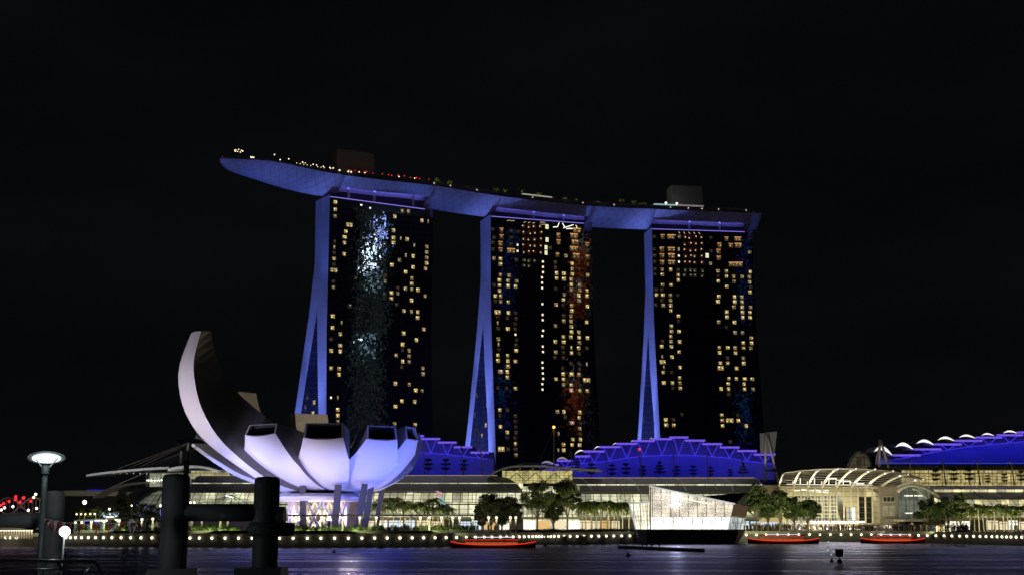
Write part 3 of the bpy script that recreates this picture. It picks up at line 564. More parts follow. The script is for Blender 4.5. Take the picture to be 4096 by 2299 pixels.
petal(-43, -61.5, -31, [B0, (14, 16), (21, 18.8), (27, 22.5), (31.5, 26.2), (35.6, 30.2)], FI(33.0, 35.6), 6.0, 5.6, (31.5, 25.6))
petal(22, 1, 42, [B0, (11, 16.2), (16, 19), (20, 22.6), (23, 26), (25.2, 29.3)], FI(33.0, 25.4), 4.7, 4.4, (20.8, 19.6))
petal(60, 42, 78, [B0, (10, 16.5), (14, 19.5), (17.5, 23.5), (19.8, 27), (21.4, 30)], FI(33.6, 21.4), 3.6, 3.2, (19, 19))
BIGO = [(4, 13.6), (15, 14.9), (24, 17.3), (30, 20.6), (35, 24), (40, 28), (44, 32.5), (47.5, 38.5), (49.5, 45), (50, 51), (48.3, 59)]
BIGI = [(4, 24), (8, 27), (14, 29.5), (20, 31.8), (26, 35), (31, 38.5), (36, 42.2), (40, 46.5), (42.7, 51.5), (44, 55.5), (44.9, 59.4)]
petal(-66, -76, -61, [(r * .985, z) for r, z in BIGO], [(r * .985, z) for r, z in BIGI], 4.7, 2.8, (35, 29), wtab=([(13.6, .8), (17.3, 4.2), (24.4, 6.2), (27.5, 9.0), (31, 11.2), (40, 11.6), (50, 9.6), (59, 5.2)], [(13.6, .5), (17.3, 2.1), (24, 3.0), (46, 4.2), (59, 4.4)]))
petal(-86, -101, -76, [(4, 13.8), (18, 15.6), (30, 19.4), (37, 23.2), (45, 28.6)], FI(32.0, 45), 4.2, 3.4, (34, 35.5), glass=True)
def scaled(pr, k, kz, z0=14): return [(r * k, z0 + (z - z0) * kz) for r, z in pr]
petal(-116, -132, -101, scaled(BIGO, 1.10, .97), scaled(BIGI, 1.10, .97), 3.8, 2.8, (22, 22))
petal(-131, -146, -120, scaled(BIGO, .95, .72), scaled(BIGI, .95, .72), 4.5, 4.0, (20, 20))
petal(-159, -176, -146, scaled(BIGO, .74, .58), scaled(BIGI, .74, .58), 6.2, 5.5, (18, 18))
petal(155, 135, 178, [(4, 14.5), (12, 17), (18, 21), (22, 26), (24, 31)], FI(35, 24), 5, 4.4, (18, 18))
petal(106, 78, 135, [(4, 14.5), (10, 16.5), (15, 19.5), (19, 24), (21.5, 29)], FI(32.5, 21.5), 5, 4.4, (17, 17))
# base drum, lattice of struts, leaning columns
BC = P(800 / .6289, 1310 / .6289, 396); BC.z = 0
mb = MB(); mb.lathe(BC, [(.1, 12.2), (11.6, 12.2), (12.6, 13.0), (12.6, 13.5), (11.0, 14.4), (.1, 14.6)], 40); put('base_ring', mb, M_white, mus, smooth=False)
for k in range(12):
    a = 2 * math.pi * k / 12; mb = MB()
    for s in (-1, 1):
        b = a + s * .26; mb.tube([BC + Vector((8.6 * math.cos(a - s * .2), 8.6 * math.sin(a - s * .2), 4)), BC + Vector((8.6 * math.cos(b), 8.6 * math.sin(b), 12.3))], .42, 8)
    put('lattice_strut', mb, M_white, mus, smooth=True)
def lean(x0, y0, x1, y1, Y, w):
    mb = MB(); mb.bar(pc('M', x0, y0, Y), pc('M', x1, y1, Y), w, w); put('leaning_column', mb, M_dark, mus)
lean(983, 1110, 985, 1400, 386, 1.75); lean(1211, 1104, 1186, 1400, 382, 1.75); lean(1382, 1098, 1330, 1400, 384, 1.6); lean(1425, 1090, 1378, 1400, 392, 1.6); lean(1320, 1195, 1290, 1400, 404, 2.6); lean(1500, 1080, 1450, 1400, 410, 1.5)
# floodlights round the bowl
def mflood(psi, r, z, apsi, ar, az, ang, col, pw): return spot('museum_flood', pol(psi, r, z), pol(apsi, ar, az), ang, col, pw, .6, .95)
mflood(-74, 92, 4, -64, 45, 44, 55, (0.86, 0.74, 0.92), 1.25e+05)
mflood(-54, 54, 4, -50, 25, 19, 70, (.62, .57, 1.0), 5.2e4)
mflood(-24, 47, 4, -16, 21, 19, 66, (.82, .68, 1.0), 2.5e4)
mflood(6, 45, 4, 6, 18, 19, 66, (.26, .30, 1.0), 2.2e4)
mflood(32, 45, 4, 28, 15, 21, 74, (.11, .15, 1.0), 4.0e4)
mflood(58, 46, 4, 55, 14, 24, 70, (0.14, 0.18, 1.00), 4.6e+04)
mflood(-92, 74, 4, -84, 36, 22, 62, (0.25, 0.28, 1.00), 2.2e+05)
point('museum_court_light', MC + Vector((0, 4, 31)), (1, .80, .56), 26000, 1.0)
area('lattice_light', BC + Vector((0, -4, 5)), BC + Vector((0, 0, 13)), 10, 10, (1, .66, .45), 9000)
# ================================================================ water, land, quay
def water_mat():
    m, t, b = mat('bay_water'); N, Lk = t.nodes, t.links
    N.remove(b); b = N.new('ShaderNodeBsdfGlossy'); b.inputs['Color'].default_value = (.37, .39, .66, 1); Lk.new(b.outputs[0], N['Material Output'].inputs[0])   # choppy bay water at a grazing angle; blue reflected glow tinted into the colour
    tc = N.new('ShaderNodeTexCoord'); mp = N.new('ShaderNodeMapping'); mp.inputs['Scale'].default_value = (.10, .55, 1); Lk.new(tc.outputs['Object'], mp.inputs[0])
    n1 = N.new('ShaderNodeTexNoise'); n1.inputs['Scale'].default_value = 1; n1.inputs['Detail'].default_value = 5; n1.inputs['Roughness'].default_value = .6; Lk.new(mp.outputs[0], n1.inputs['Vector'])
    bp = N.new('ShaderNodeBump'); bp.inputs['Strength'].default_value = .5; bp.inputs['Distance'].default_value = .5; Lk.new(n1.outputs['Fac'], bp.inputs['Height']); Lk.new(bp.outputs[0], b.inputs['Normal'])
    n2 = N.new('ShaderNodeTexNoise'); n2.inputs['Scale'].default_value = .03; n2.inputs['Detail'].default_value = 3; mp2 = N.new('ShaderNodeMapping'); mp2.inputs['Scale'].default_value = (.6, 3.5, 1); Lk.new(tc.outputs['Object'], mp2.inputs[0]); Lk.new(mp2.outputs[0], n2.inputs['Vector'])
    Lk.new(math_node(t, 'ADD', .02, math_node(t, 'MULTIPLY', n2.outputs['Fac'], .56)), b.inputs['Roughness'])
    return m
def put_struct(name, mb, m): o = put(name, mb, m, kind='structure'); return o
mb = MB(); mb.face([(-1600, -500, 0), (1600, -500, 0), (1600, 470, 0), (-1600, 470, 0)]); put_struct('water', mb, water_mat())
QY = [(-400, 385), (0, 353), (250, 354), (500, 345), (700, 340), (900, 342), (1100, 352), (1200, 362), (1300, 372), (1370, 383), (1450, 385), (1590, 398), (1870, 422), (2050, 438), (2200, 430), (2300, 412), (2576, 362), (3000, 320)]   # quay line: display column, distance
def quay(u, back=0., z=3.4):
    Y = interp(QY, u) + back; p = P(u / .6289, 1310 / .6289, Y); return Vector((p.x, Y, z))
us = [-400 + i * 40 for i in range(86)]
M_land = pbr('paving', (.16, .15, .14), .8, var=.25, scale=.2); M_quay = pbr('quay_concrete', (.17, .16, .15), .85, var=.3, scale=.4); M_cope = pbr('quay_coping', (.34, .32, .28), .8, var=.15, scale=.6)
mb = MB(); mb.grid([[quay(u, .6) for u in us], [Vector((quay(u).x * 1.6, 760, 3.4)) for u in us], [Vector((quay(u).x * 3, 1600, 3.4)) for u in us]]); put_struct('land', mb, M_land)
qw = thing('quay_wall', 'long dark concrete quay wall at the water edge along the far shore', 'quay wall', quay(1288, 0, 0))
mb = MB(); mb.grid([[quay(u, .1, -1) for u in us], [quay(u, 0, 2.25) for u in us], [quay(u, -.2, 2.25) for u in us], [quay(u, -.2, 2.5) for u in us], [quay(u, 0, 2.5) for u in us]]); put('wall_face', mb, M_quay, qw)
mb = MB(); mb.grid([[quay(u, .02, 2.5) for u in us], [quay(u, -.35, 2.55) for u in us], [quay(u, -.35, 3.45) for u in us], [quay(u, 1.2, 3.45) for u in us]]); put('coping', mb, M_cope, qw)
mb = MB()
for i in range(60):
    u = 1275 + i * 5.4
    if i % 9 == 0: q = quay(u, -.5, .9); mb.box(q, (1.0, 1.2, 3.0))
put('pier', mb, M_quay, qw)
LAMPS = [18, 29, 45, 158, 169, 180, 193, 208, 225, 243, 263, 284, 307, 331, 357, 384.5, 480, 503.6, 535, 568, 602, 636, 671, 705, 739, 774.6, 808.6, 843, 877.5, 911.6, 943.6, 975, 1007, 1037.6, 1066.5, 1095, 1123, 1149, 1173.5, 1196.6, 1218.5, 1238, 1259.5, 1275, 1291, 1306.6, 1319, 1330, 1340, 1348.6, 1356, 1363, 1369, 1376.5, 1385, 1394, 1405, 1419, 1434, 1451.6, 1469, 1487.5, 1506, 1524.6, 1543.7, 1563.5, 1584, 1876, 1901.8, 1926, 1954.6, 1982, 2008, 2035, 2061, 2087, 2113.6, 2139, 2164.6, 2189.8, 2214, 2239, 2262, 2286, 2308, 2330, 2351.5, 2372, 2391.6, 2411, 2428.6, 2446, 2462, 2477, 2491.8, 2504.8, 2517, 2528.5, 2539.8, 2552.5, 2566.6]
M_ql = glow('quay_lamp_glow', (1, .91, .62), 2.6)
mb = MB(); mb.ball((0, -.25, 0), .36, 4); mb.box((0, .05, .1), (.3, .5, .2), mi=1); lm = mb.mesh('quay_lamp', [M_ql, M_dark])
for u in LAMPS:
    o = bpy.data.objects.new('quay_lamp', lm); COL.objects.link(o); o.location = quay(u, -.45, 2.3); tag(o, 'small round white lamp set in the quay wall just above the water', 'lamp', 'lamps along the quay wall')
# promenade: planters, pergola with up-lit posts
M_post = pbr('post_white', (.62, .6, .54), .6); M_roofg = pbr('pergola_roof', (.36, .36, .36), .5)
M_leafy = pbr('planting', (.075, .12, .03), .6, var=.5, scale=2.0)
def perg(name, label, u0, u1, posts, z0, z1, Yb):
    t = thing('pergola', label, 'pergola', quay((u0 + u1) / 2, Yb, 3.4)); n = 24; uu = [lerp(u0, u1, i / n) for i in range(n + 1)]
    mb = MB(); zz = lambda u: lerp(z0, z1, (u - u0) / (u1 - u0))
    mb.grid([[quay(u, Yb - 2, zz(u)), quay(u, Yb - 2, zz(u) + .28), quay(u, Yb + 3, zz(u) + .45), quay(u, Yb + 3, zz(u) + .15)] for u in uu], closed=True); put('roof', mb, M_roofg, t)
    for u, b in posts:
        q = quay(u, Yb + b, 0); mb = MB(); mb.tube([Vector((q.x, q.y, 3.4)), Vector((q.x, q.y, zz(u) + .1))], .30, 8); p = put('post', mb, M_post, t, smooth=True)
        mb = MB(); mb.tube([Vector((q.x, q.y, zz(u) - .75)), Vector((q.x, q.y, zz(u) - .12))], .34, 8); put('post_light', mb, glow_post, p)
        spot('post_downlight', Vector((q.x, q.y - .9, zz(u) - .15)), Vector((q.x, q.y - .1, 3.4)), 70, (1, .88, .6), 160, .1)
    return t
glow_post = glow('post_glow', (1, .92, .66), 1.5)
cu = lambda x: x * .30395 + 943.4
perg('a', 'long low pergola on white posts between the lotus museum and the big trees', 703, 1192, [(u, b) for u, b in ((cu(10), -1), (740, 1), (774, -1), (815, 1), (862, -1), (905, 1), (cu(375), 1), (cu(450), -1), (cu(550), 1), (cu(643), -1), (cu(700), 1), (cu(808), -1), (cu(940), -1), (cu(1005), 1), (cu(1120), -1), (cu(1165), 1))], 7.7, 7.9, 7)
perg('b', 'short pergola on lit posts between the two grey mooring posts', 478, 636, [(u, b) for u, b in ((483, -1), (508, 1), (555, -1), (573, 1))], 8.0, 7.8, 7)
perg('c', 'pergola on lit posts left of the taller mooring post, behind the flags', 186, 405, [(u, b) for u, b in ((190, -1), (206, 1), (230, -1), (262, -1), (300, 1), (357, -1), (384, 1))], 6.5, 7.6, 7)
def bush_mesh(seed, n=330):
    random.seed(seed); mb = MB()
    for i in range(n):
        a, b, r = random.uniform(0, 6.283), random.uniform(0, 1), random.random() ** .5
        c = Vector((1.5 * r * math.cos(a), .9 * r * math.sin(a), .15 + 1.5 * b * (1 - .55 * r)))
        d = Vector((random.uniform(-1, 1), random.uniform(-1, 1), random.uniform(-.2, 1))).normalized(); e = d.cross(Vector((random.random(), .3, .7))).normalized(); s = random.uniform(.14, .3)
        mb.face([c - e * s * .4, c + d * s, c + e * s * .4, c - d * s * .7])
    return mb.mesh('planter_shrub', M_leafy, fix=False)
bushes = [bush_mesh(s) for s in (1, 2, 3)]
random.seed(21)
bl = [u for u in (200, 214, 246, 262, 281, 292, 318, 333, 345, 372, 392, 486, 497, 521, 530, 543, 564, 577, 590, 604, 630, 706, 716, 729, 745, 757, 768, 790, 801, 820, 838, 852, 868, 884, 895, 920, 938, 958, 974, 990, 1003, 1021, 1046, 1060, 1073, 1086, 1106, 1121, 1135, 1149, 1163, 1176, 1188)]
for u in bl:
    o = bpy.data.objects.new('planter_shrub', random.choice(bushes)); COL.objects.link(o); o.location = quay(u, 5.2 + random.uniform(-.8, 2.5), 4.0); k = random.uniform(.75, 1.25); o.scale = (k, k, k); o.rotation_euler = (0, 0, random.uniform(0, 6.3))
    tag(o, 'leafy green shrub lit from below in the planter under the pergola', 'shrub', 'shrubs in the planters under the pergolas')
pl = thing('planter', 'long low planter wall behind the quay under the pergolas', 'planter', quay(690, 5, 3.4)); uu = [190 + i * 20 for i in range(51)]
mb = MB(); mb.grid([[quay(u, 4.2, 3.4), quay(u, 4.2, 4.1), quay(u, 8.6, 4.1), quay(u, 8.6, 3.4)] for u in uu]); put('planter_wall', mb, M_quay, pl)
rl = thing('quay_railing', 'thin dark railing along the top of the quay wall', 'railing', quay(690, .3, 3.45)); mb = MB()
for a, b in zip(uu, uu[1:]):
    for z in (3.95, 4.4): mb.bar(quay(a, .3, z), quay(b, .3, z), .05)
    for k in range(4): q = quay(lerp(a, b, k / 4), .3, 3.45); mb.bar(q, q + Vector((0, 0, .95)), .05)
put('rails', mb, M_dark, rl)
for u0, u1, pw in ((200, 400, 520), (484, 636, 520), (705, 950, 640), (960, 1190, 640)):
    m = quay((u0 + u1) / 2, 4.6, 4.25); area('planter_light', m, m + Vector((0, 2.0, 1.2)), (quay(u1).x - quay(u0).x), .3, (.9, 1, .45), pw)
# ================================================================ shopping arcade along the shore
def interior(name, col, k, cw=3.2, rh=4.2, contrast=.6, tint=None):
    """lit shop floors behind glass: bays, slabs, brighter display windows"""
    m, t, b = mat(name); N, Lk = t.nodes, t.links; tc = N.new('ShaderNodeTexCoord'); b.inputs['Base Color'].default_value = (.05, .05, .045, 1)
    br = N.new('ShaderNodeTexBrick'); br.offset = .37; br.inputs['Scale'].default_value = 1; br.inputs['Brick Width'].default_value = cw; br.inputs['Row Height'].default_value = rh; br.inputs['Mortar Size'].default_value = .16; br.inputs['Mortar Smooth'].default_value = .1; br.inputs['Bias'].default_value = 0
    c2 = tint or [c * (1 - contrast) for c in col]
    br.inputs['Color1'].default_value = (*col, 1); br.inputs['Color2'].default_value = (*c2, 1); br.inputs['Mortar'].default_value = (*[c * .3 for c in col], 1); Lk.new(tc.outputs['UV'], br.inputs['Vector'])
    nz = N.new('ShaderNodeTexNoise'); nz.inputs['Scale'].default_value = .33; nz.inputs['Detail'].default_value = 4; Lk.new(tc.outputs['UV'], nz.inputs['Vector'])
    Lk.new(br.outputs['Color'], b.inputs['Emission Color']); Lk.new(math_node(t, 'MULTIPLY', math_node(t, 'ADD', -.15, math_node(t, 'MULTIPLY', nz.outputs['Fac'], 2.3)), k), b.inputs['Emission Strength'])
    m.cycles.emission_sampling = 'NONE'; return m
def pane_mat(name, fac=.10, rough=.05, col=(.8, .85, .85)):
    m = bpy.data.materials.new(name); m.use_nodes = True; t = m.node_tree; N, Lk = t.nodes, t.links; N.remove(N['Principled BSDF']); o = N['Material Output']
    a = N.new('ShaderNodeBsdfTransparent'); a.inputs[0].default_value = (.92, .95, .93, 1); g = N.new('ShaderNodeBsdfGlossy'); g.inputs['Roughness'].default_value = rough; g.inputs[0].default_value = (*col, 1); mx = N.new('ShaderNodeMixShader'); mx.inputs[0].default_value = fac
    Lk.new(a.outputs[0], mx.inputs[1]); Lk.new(g.outputs[0], mx.inputs[2]); Lk.new(mx.outputs[0], o.inputs[0]); return m
M_pier = pbr('shop_pier', (.09, .09, .09), .6)
M_pane = pane_mat('clear_glazing'); M_mull = pbr('glazing_steel', (.10, .10, .09), .5); M_mullw = pbr('glazing_white', (.6, .58, .5), .5)
M_vroof = pbr('vault_metal', (.33, .33, .37), .55, var=.08, scale=.2); M_vrib = pbr('vault_rib', (.55, .55, .58), .5); M_cream = pbr('cream_render', (.55, .51, .39), .75, var=.06, scale=.3)
M_inA = interior('arcade_interior', (.66, .63, .42), 1.6, 3.4, 4.3, .68); M_inB = interior('arcade_interior_gold', (.9, .72, .30), .8, 2.6, 3.4, .45); M_inC = interior('arcade_interior_mixed', (.85, .72, .38), 1.2, 3.0, 3.8, .5, (.35, .33, .22))
M_bar = glow('ceiling_bar', (1, .96, .78), 1.6)
D = lambda u, v, Y: P(u / .6289, v / .6289, Y)
def zat(v, Y): return D(1288, v, Y).z
def xat(u, v, Y): return D(u, v, Y).x
def arcade(label, u0, u1, vb, vf, Yf, zg, m_in, cutL=0, cutR=0, rimL=False, ribs=2.6, dots=False, inner=True):
    Yb = Yf + 20; zb, zf = zat(vb, Yb), zat(vf, Yf); x0, x1 = xat(u0, vf, Yf), xat(u1, vf, Yf)
    t = thing('shopping_arcade', label, 'shopping arcade', ((x0 + x1) / 2, Yf, 3.4))
    roof = [(Yf, zf), (Yf + 2.5, zf + (zb - zf) * .28), (Yf + 6, zf + (zb - zf) * .57), (Yf + 11, zf + (zb - zf) * .83), (Yf + 16, zf + (zb - zf) * .97), (Yb, zb)]
    gl = [(Yf, zf), (Yf - 3.2, lerp(zg, zf, .78)), (Yf - 6, lerp(zg, zf, .5)), (Yf - 7.6, lerp(zg, zf, .22)), (Yf - 8.2, zg)]
    def X(y, side):
        f = max(0, (y - Yf) / 20); return (x0 + cutL * f) if side < 0 else (x1 + cutR * f)
    n = max(2, int((x1 - x0) / 5))
    mb = MB(); mb.grid([[Vector((lerp(X(y, -1), X(y, 1), i / n), y, z)) for i in range(n + 1)] for y, z in roof]); mb.grid([[Vector((lerp(X(y, -1), X(y, 1), i / n), y, z - .5)) for i in range(n + 1)] for y, z in roof])
    put('vault_roof', mb, M_vroof, t, smooth=True, fix=False)
    mb = MB()
    for i in range(0, n + 1, 3):
        mb.tube([Vector((lerp(X(y, -1), X(y, 1), i / n), y, z + .12)) for y, z in smooth2(roof)], .16, 5)
    for y, z in roof[::5]: mb.bar(Vector((X(y, -1), y, z)), Vector((X(y, 1), y, z)), .3)
    put('roof_ribs', mb, M_vrib, t)
    if dots:
        mb = MB()
        for i in range(1, n, 3):
            for y, z in smooth2(roof)[1:-2]: mb.ball(Vector((lerp(X(y, -1), X(y, 1), i / n), y, z + .25)), .10, 3)
        put('roof_light', mb, glow('rib_dots', (.8, .85, .9), .5), t)
    mb = MB(); gp = smooth2(gl); mb.grid([[Vector((x0, y, z)), Vector((x1, y, z))] for y, z in gp]); put('glass_skin', mb, M_pane, t, fix=False)
    mb = MB(); k = int((x1 - x0) / ribs)
    for i in range(k + 1):
        x = lerp(x0, x1, i / k); mb.tube([Vector((x, y - .1, z)) for y, z in gp], .11, 4, cap=False)
    for y, z in gp[::2]: mb.bar(Vector((x0, y - .12, z)), Vector((x1, y - .12, z)), .13)
    put('glazing_bars', mb, M_mull, t)
    mb = MB(); a, b = Vector((x0, Yf + 5, zg)), Vector((x1, Yf + 5, zg)); W_ = x1 - x0
    mb.face([a, b, b + Vector((0, 0, zf + 3 - zg)), a + Vector((0, 0, zf + 3 - zg))], [(x0, zg), (x1, zg), (x1, zf + 3), (x0, zf + 3)]); put('shop_floors', mb, m_in, t, fix=False)
    mb = MB(); zm = lerp(zg, zf, .5); mb.box(((x0 + x1) / 2, Yf - .2, zm), (W_, 8, .35)); put('floor_slab', mb, M_cream, t)
    random.seed(int(u0)); mb = MB()
    for i in range(int(W_ / 7)):
        x = random.uniform(x0 + 2, x1 - 2); mb.box((x, Yf + random.uniform(-1, 3), random.choice((zm - .4, zf - .6, zm + 1.6))), (random.uniform(1, 2.6), .5, .22))
    put('ceiling_lamp', mb, M_bar, t)
    if rimL:
        mb = MB(); mb.tube([Vector((X(y, -1), y - .3, z + .3)) for y, z in smooth2(roof)], .55, 6); mb.tube([Vector((x0, y - .3, z)) for y, z in gp], .3, 6); put('end_arch', mb, M_mullw, t, smooth=True)
    mb = MB(); mb.box(((x0 + x1) / 2, Yf - 3.4, zg - .35), (W_ + .6, 11, .7)); put('podium_slab', mb, M_cream, t)
    mb = MB(); mb.box(((x0 + x1) / 2 + (cutL + cutR) / 2, Yb - .4, (3.4 + zb) / 2 - .4), (W_ - abs(cutL) - abs(cutR), .5, zb - 4)); put('rear_wall', mb, M_pier, t)
    area('arcade_light', ((x0 + x1) / 2, Yf - 1, zf - 1), ((x0 + x1) / 2, Yf + 2, zg), W_ * .9, 2, (1, .88, .55), 14 * W_)
    mb = MB(); mb.bar((X(Yb, -1), Yb + .3, zb + .3), (X(Yb, 1), Yb + .3, zb + .3), .16); put('ridge_light', mb, glow('ridge_led', (1, .68, .28), .55), t)
    area('roof_fill', ((x0 + x1) / 2, Yb + 6, zb + 14), ((x0 + x1) / 2, Yf + 8, zf), W_ * .9, 3, (.85, .82, 1) if u0 < 1000 else (1, .95, .85), 17 * W_)  # unseen lamp added above the vault to lift the dark roof to grey
    return t, x0, x1, Yf, zf, zg
def smooth2(pts): return [(q.x, q.y) for q in smooth_pts([Vector((a, b, 0)) for a, b in pts], 3)]
GA = arcade('glazed shopping arcade with a grey barrel roof, behind the lotus museum and the near palms', 472, 1316, 1197, 1235, 460, 7.8, M_inA, cutR=-9)
GB = arcade('glazed shopping arcade with a grey dotted barrel roof, below the tall blue stepped hall', 1452, 1925, 1203, 1238, 462, 7.8, M_inA, cutL=-5, rimL=True, dots=True)
GC = arcade('glazed shopping arcade with a grey barrel roof behind the right-hand palms', 2362, 2760, 1222, 1252, 452, 7.6, M_inC, cutL=-14, rimL=True, dots=True)
# street level shops: each a box of light between dark piers
SHOPC = [glow('shop_white', (1, .95, .8), 1.3), glow('shop_cream', (1, .85, .55), .9), glow('shop_amber', (1, .62, .22), .8), glow('shop_cool', (.75, .88, 1), 1.0), glow('shop_dim', (.6, .55, .4), .35), glow('shop_red', (1, .3, .2), .6)]
def shops(g, w, seed, skip=(-1e9, -1e9)):
    t, x0, x1, Yf, zf, zg = g; random.seed(seed); x = x0; y = Yf - 5.2; mb = MB()
    mb.box(((x0 + x1) / 2, y + 2.5, (3.4 + zg) / 2 - .35), (x1 - x0, 4, zg - 3.4 - .75)); put('shop_wall', mb, M_pier, t)
    while x < x1 - w:
        ww = w * random.uniform(.7, 1.3); h = random.uniform(2.5, 3.1); f = random.random()
        if f > .12:
            mb = MB(); sx = x + ww / 2; mb.box((sx, y + .2, 3.75 + h / 2), (ww * .84, .5, h)); s = put('shop_window', mb, random.choice(SHOPC[:1] * 3 + SHOPC[1:2] * 3 + SHOPC[2:]), t)
            mb = MB(); k = random.randint(1, 3)
            for j in range(1, k + 1): mb.box((sx - ww * .42 + ww * .84 * j / (k + 1), y - .12, 3.75 + h / 2), (.14, .1, h))
            mb.box((sx, y - .12, 3.75 + h * .78), (ww * .84, .1, .16))
            for j in range(random.randint(0, 3)): mb.box((sx + random.uniform(-.35, .35) * ww, y - .16, 3.75 + .7), (random.uniform(.4, 1.0), .1, 1.4))
            put('window_bars', mb, M_pier, s)
        x += ww
for g, w, sd in ((GA, 4.2, 5), (GB, 3.9, 6), (GC, 4.0, 9)): shops(g, w, sd)
xm0, xm1 = GA[2] - .5, GB[1] + .5                                  # link block between the two arcades, behind the big trees
lk = thing('glass_rotunda', 'curved glass front under a wing roof between the two arcades, behind the big trees', 'glass building', ((xm0 + xm1) / 2, 452, 3.4))
prf = [(450, 17.5), (447, 15), (444.5, 12), (443.5, 9.5), (443, 7.8)]; bul = lambda f: -5 * math.sin(math.pi * f)
rows = [[Vector((lerp(xm0, xm1, k / 12), y + bul(k / 12), z)) for k in range(13)] for y, z in prf]
mb = MB(); mb.grid(rows); put('glass_skin', mb, M_pane, lk, fix=False)
mb = MB()
for r in rows: [mb.bar(a + Vector((0, -.1, 0)), b + Vector((0, -.1, 0)), .13) for a, b in zip(r, r[1:])]
for k in range(13): mb.tube([r[k] + Vector((0, -.1, 0)) for r in rows], .11, 4, cap=False)
put('glazing_bars', mb, M_mull, lk)
mb = MB(); mb.face([(xm0, 456, 3.4), (xm1, 456, 3.4), (xm1, 456, 18), (xm0, 456, 18)], [(xm0, 3), (xm1, 3), (xm1, 18), (xm0, 18)]); put('shop_floors', mb, M_inA, lk, fix=False)
mb = MB(); mb.box(((xm0 + xm1) / 2, 446, 7.45), (xm1 - xm0, 11, .7)); put('podium_slab', mb, M_cream, lk)
for k, m in enumerate((SHOPC[0], SHOPC[2], SHOPC[1], SHOPC[0])):
    mb = MB(); mb.box((lerp(xm0, xm1, (k + .5) / 4), 447.5, 5.2), ((xm1 - xm0) / 4 * .8, .5, 2.9)); put('shop_window', mb, m, lk)
for k, (m, x, zz, h) in enumerate(((glow('cyan_art', (.35, .9, .9), .5), -23, 11.5, 6), (glow('pink_art', (1, .45, .6), .6), -24.5, 15.5, 1.8), (glow('yellow_art', (1, .8, .15), .7), -1, 9.5, 3.5))):
    mb = MB(); mb.tube([Vector((x + math.sin(j) * .5, 453, zz - h / 2 + h * j / 6)) for j in range(7)], [.5, .8, .4, .9, .5, .8, .3], 7); put('shop_display', mb, m, GA[0] if k < 2 else lk)

# -------- upper glass pavilion with wing roof, between the two blue halls
wp = thing('wing_roof_pavilion', 'glass pavilion with a long pointed wing roof between the two blue halls', 'pavilion', D(1340, 1190, 480))
Y = 476
def plate(name, ptsu, Y0, Y1, dz, m, par):
    """roof blade: photo outline of its front edge line, pushed back to Y1"""
    a = [D(u, v, Y0) for u, v in ptsu]; b = [Vector((p.x, Y1, p.z + 1.2)) for p in a]
    mb = MB(); mb.grid([a, b, [p + Vector((0, 0, -dz)) for p in b], [p + Vector((0, 0, -dz)) for p in a]], closed=False)
    mb.grid([[p + Vector((0, 0, -dz)) for p in a], a]); mb.face([a[0], a[0] - Vector((0, 0, dz)), b[0] - Vector((0, 0, dz)), b[0]]); mb.face([a[-1], a[-1] - Vector((0, 0, dz)), b[-1] - Vector((0, 0, dz)), b[-1]])
    return put(name, mb, m, par)
plate('wing_roof', [(1226, 1197), (1245, 1184), (1262, 1177), (1282, 1172), (1310, 1169), (1345, 1169), (1380, 1171), (1430, 1175), (1480, 1179), (1515, 1181)], 466, 492, .7, M_vroof, wp)
plate('upper_roof', [(1300, 1170), (1318, 1165), (1338, 1163.5), (1370, 1166), (1400, 1170)], 470, 494, .4, M_vroof, wp)
def glazed(name, u0, u1, vt, vb, Y, nx, nz, m_in, par, back=3, bars=M_mull, bw=.13):
    a, b, c, d = D(u0, vb, Y), D(u1, vb, Y), D(u1, vt, Y), D(u0, vt, Y); f = Vector((0, back, 0))
    mb = MB(); mb.face([a, b, c, d]); put('glass_skin', mb, M_pane, par, fix=False)
    mb = MB(); mb.face([a + f, b + f, c + f, d + f], [(a.x, a.z), (b.x, b.z), (c.x, c.z), (d.x, d.z)]); put('lit_interior', mb, m_in, par, fix=False)
    mb = MB(); g = Vector((0, back + .15, 0)); mb.prism([a + g, b + g, c + g, d + g], (0, .3, 0)); put('rear_wall', mb, M_pier, par)
    mb = MB(); o = Vector((0, -.1, 0))
    for i in range(nx + 1): mb.bar(a.lerp(b, i / nx) + o, d.lerp(c, i / nx) + o, bw)
    for i in range(nz + 1): mb.bar(a.lerp(d, i / nz) + o * 2, b.lerp(c, i / nz) + o * 2, bw)
    put('glazing_bars', mb, bars, par)
M_inY = interior('pavilion_interior', (.72, .60, .24), 1.1, 6, 9, .25)
glazed('p', 1263, 1441, 1182, 1214, 470, 16, 5, M_inY, wp, 5)
mb = MB()
for k in range(7): mb.bar(D(1275 + k * 24, 1210 - (k % 2) * 22, 473), D(1299 + k * 24, 1188 + (k % 2) * 22, 473), .3)
for k in range(7): mb.bar(D(1290 + k * 33, 1186 - k * 0, 469), D(1310 + k * 33, 1177 + k * .5, 463), .22)
put('roof_strut', mb, M_mullw, wp)

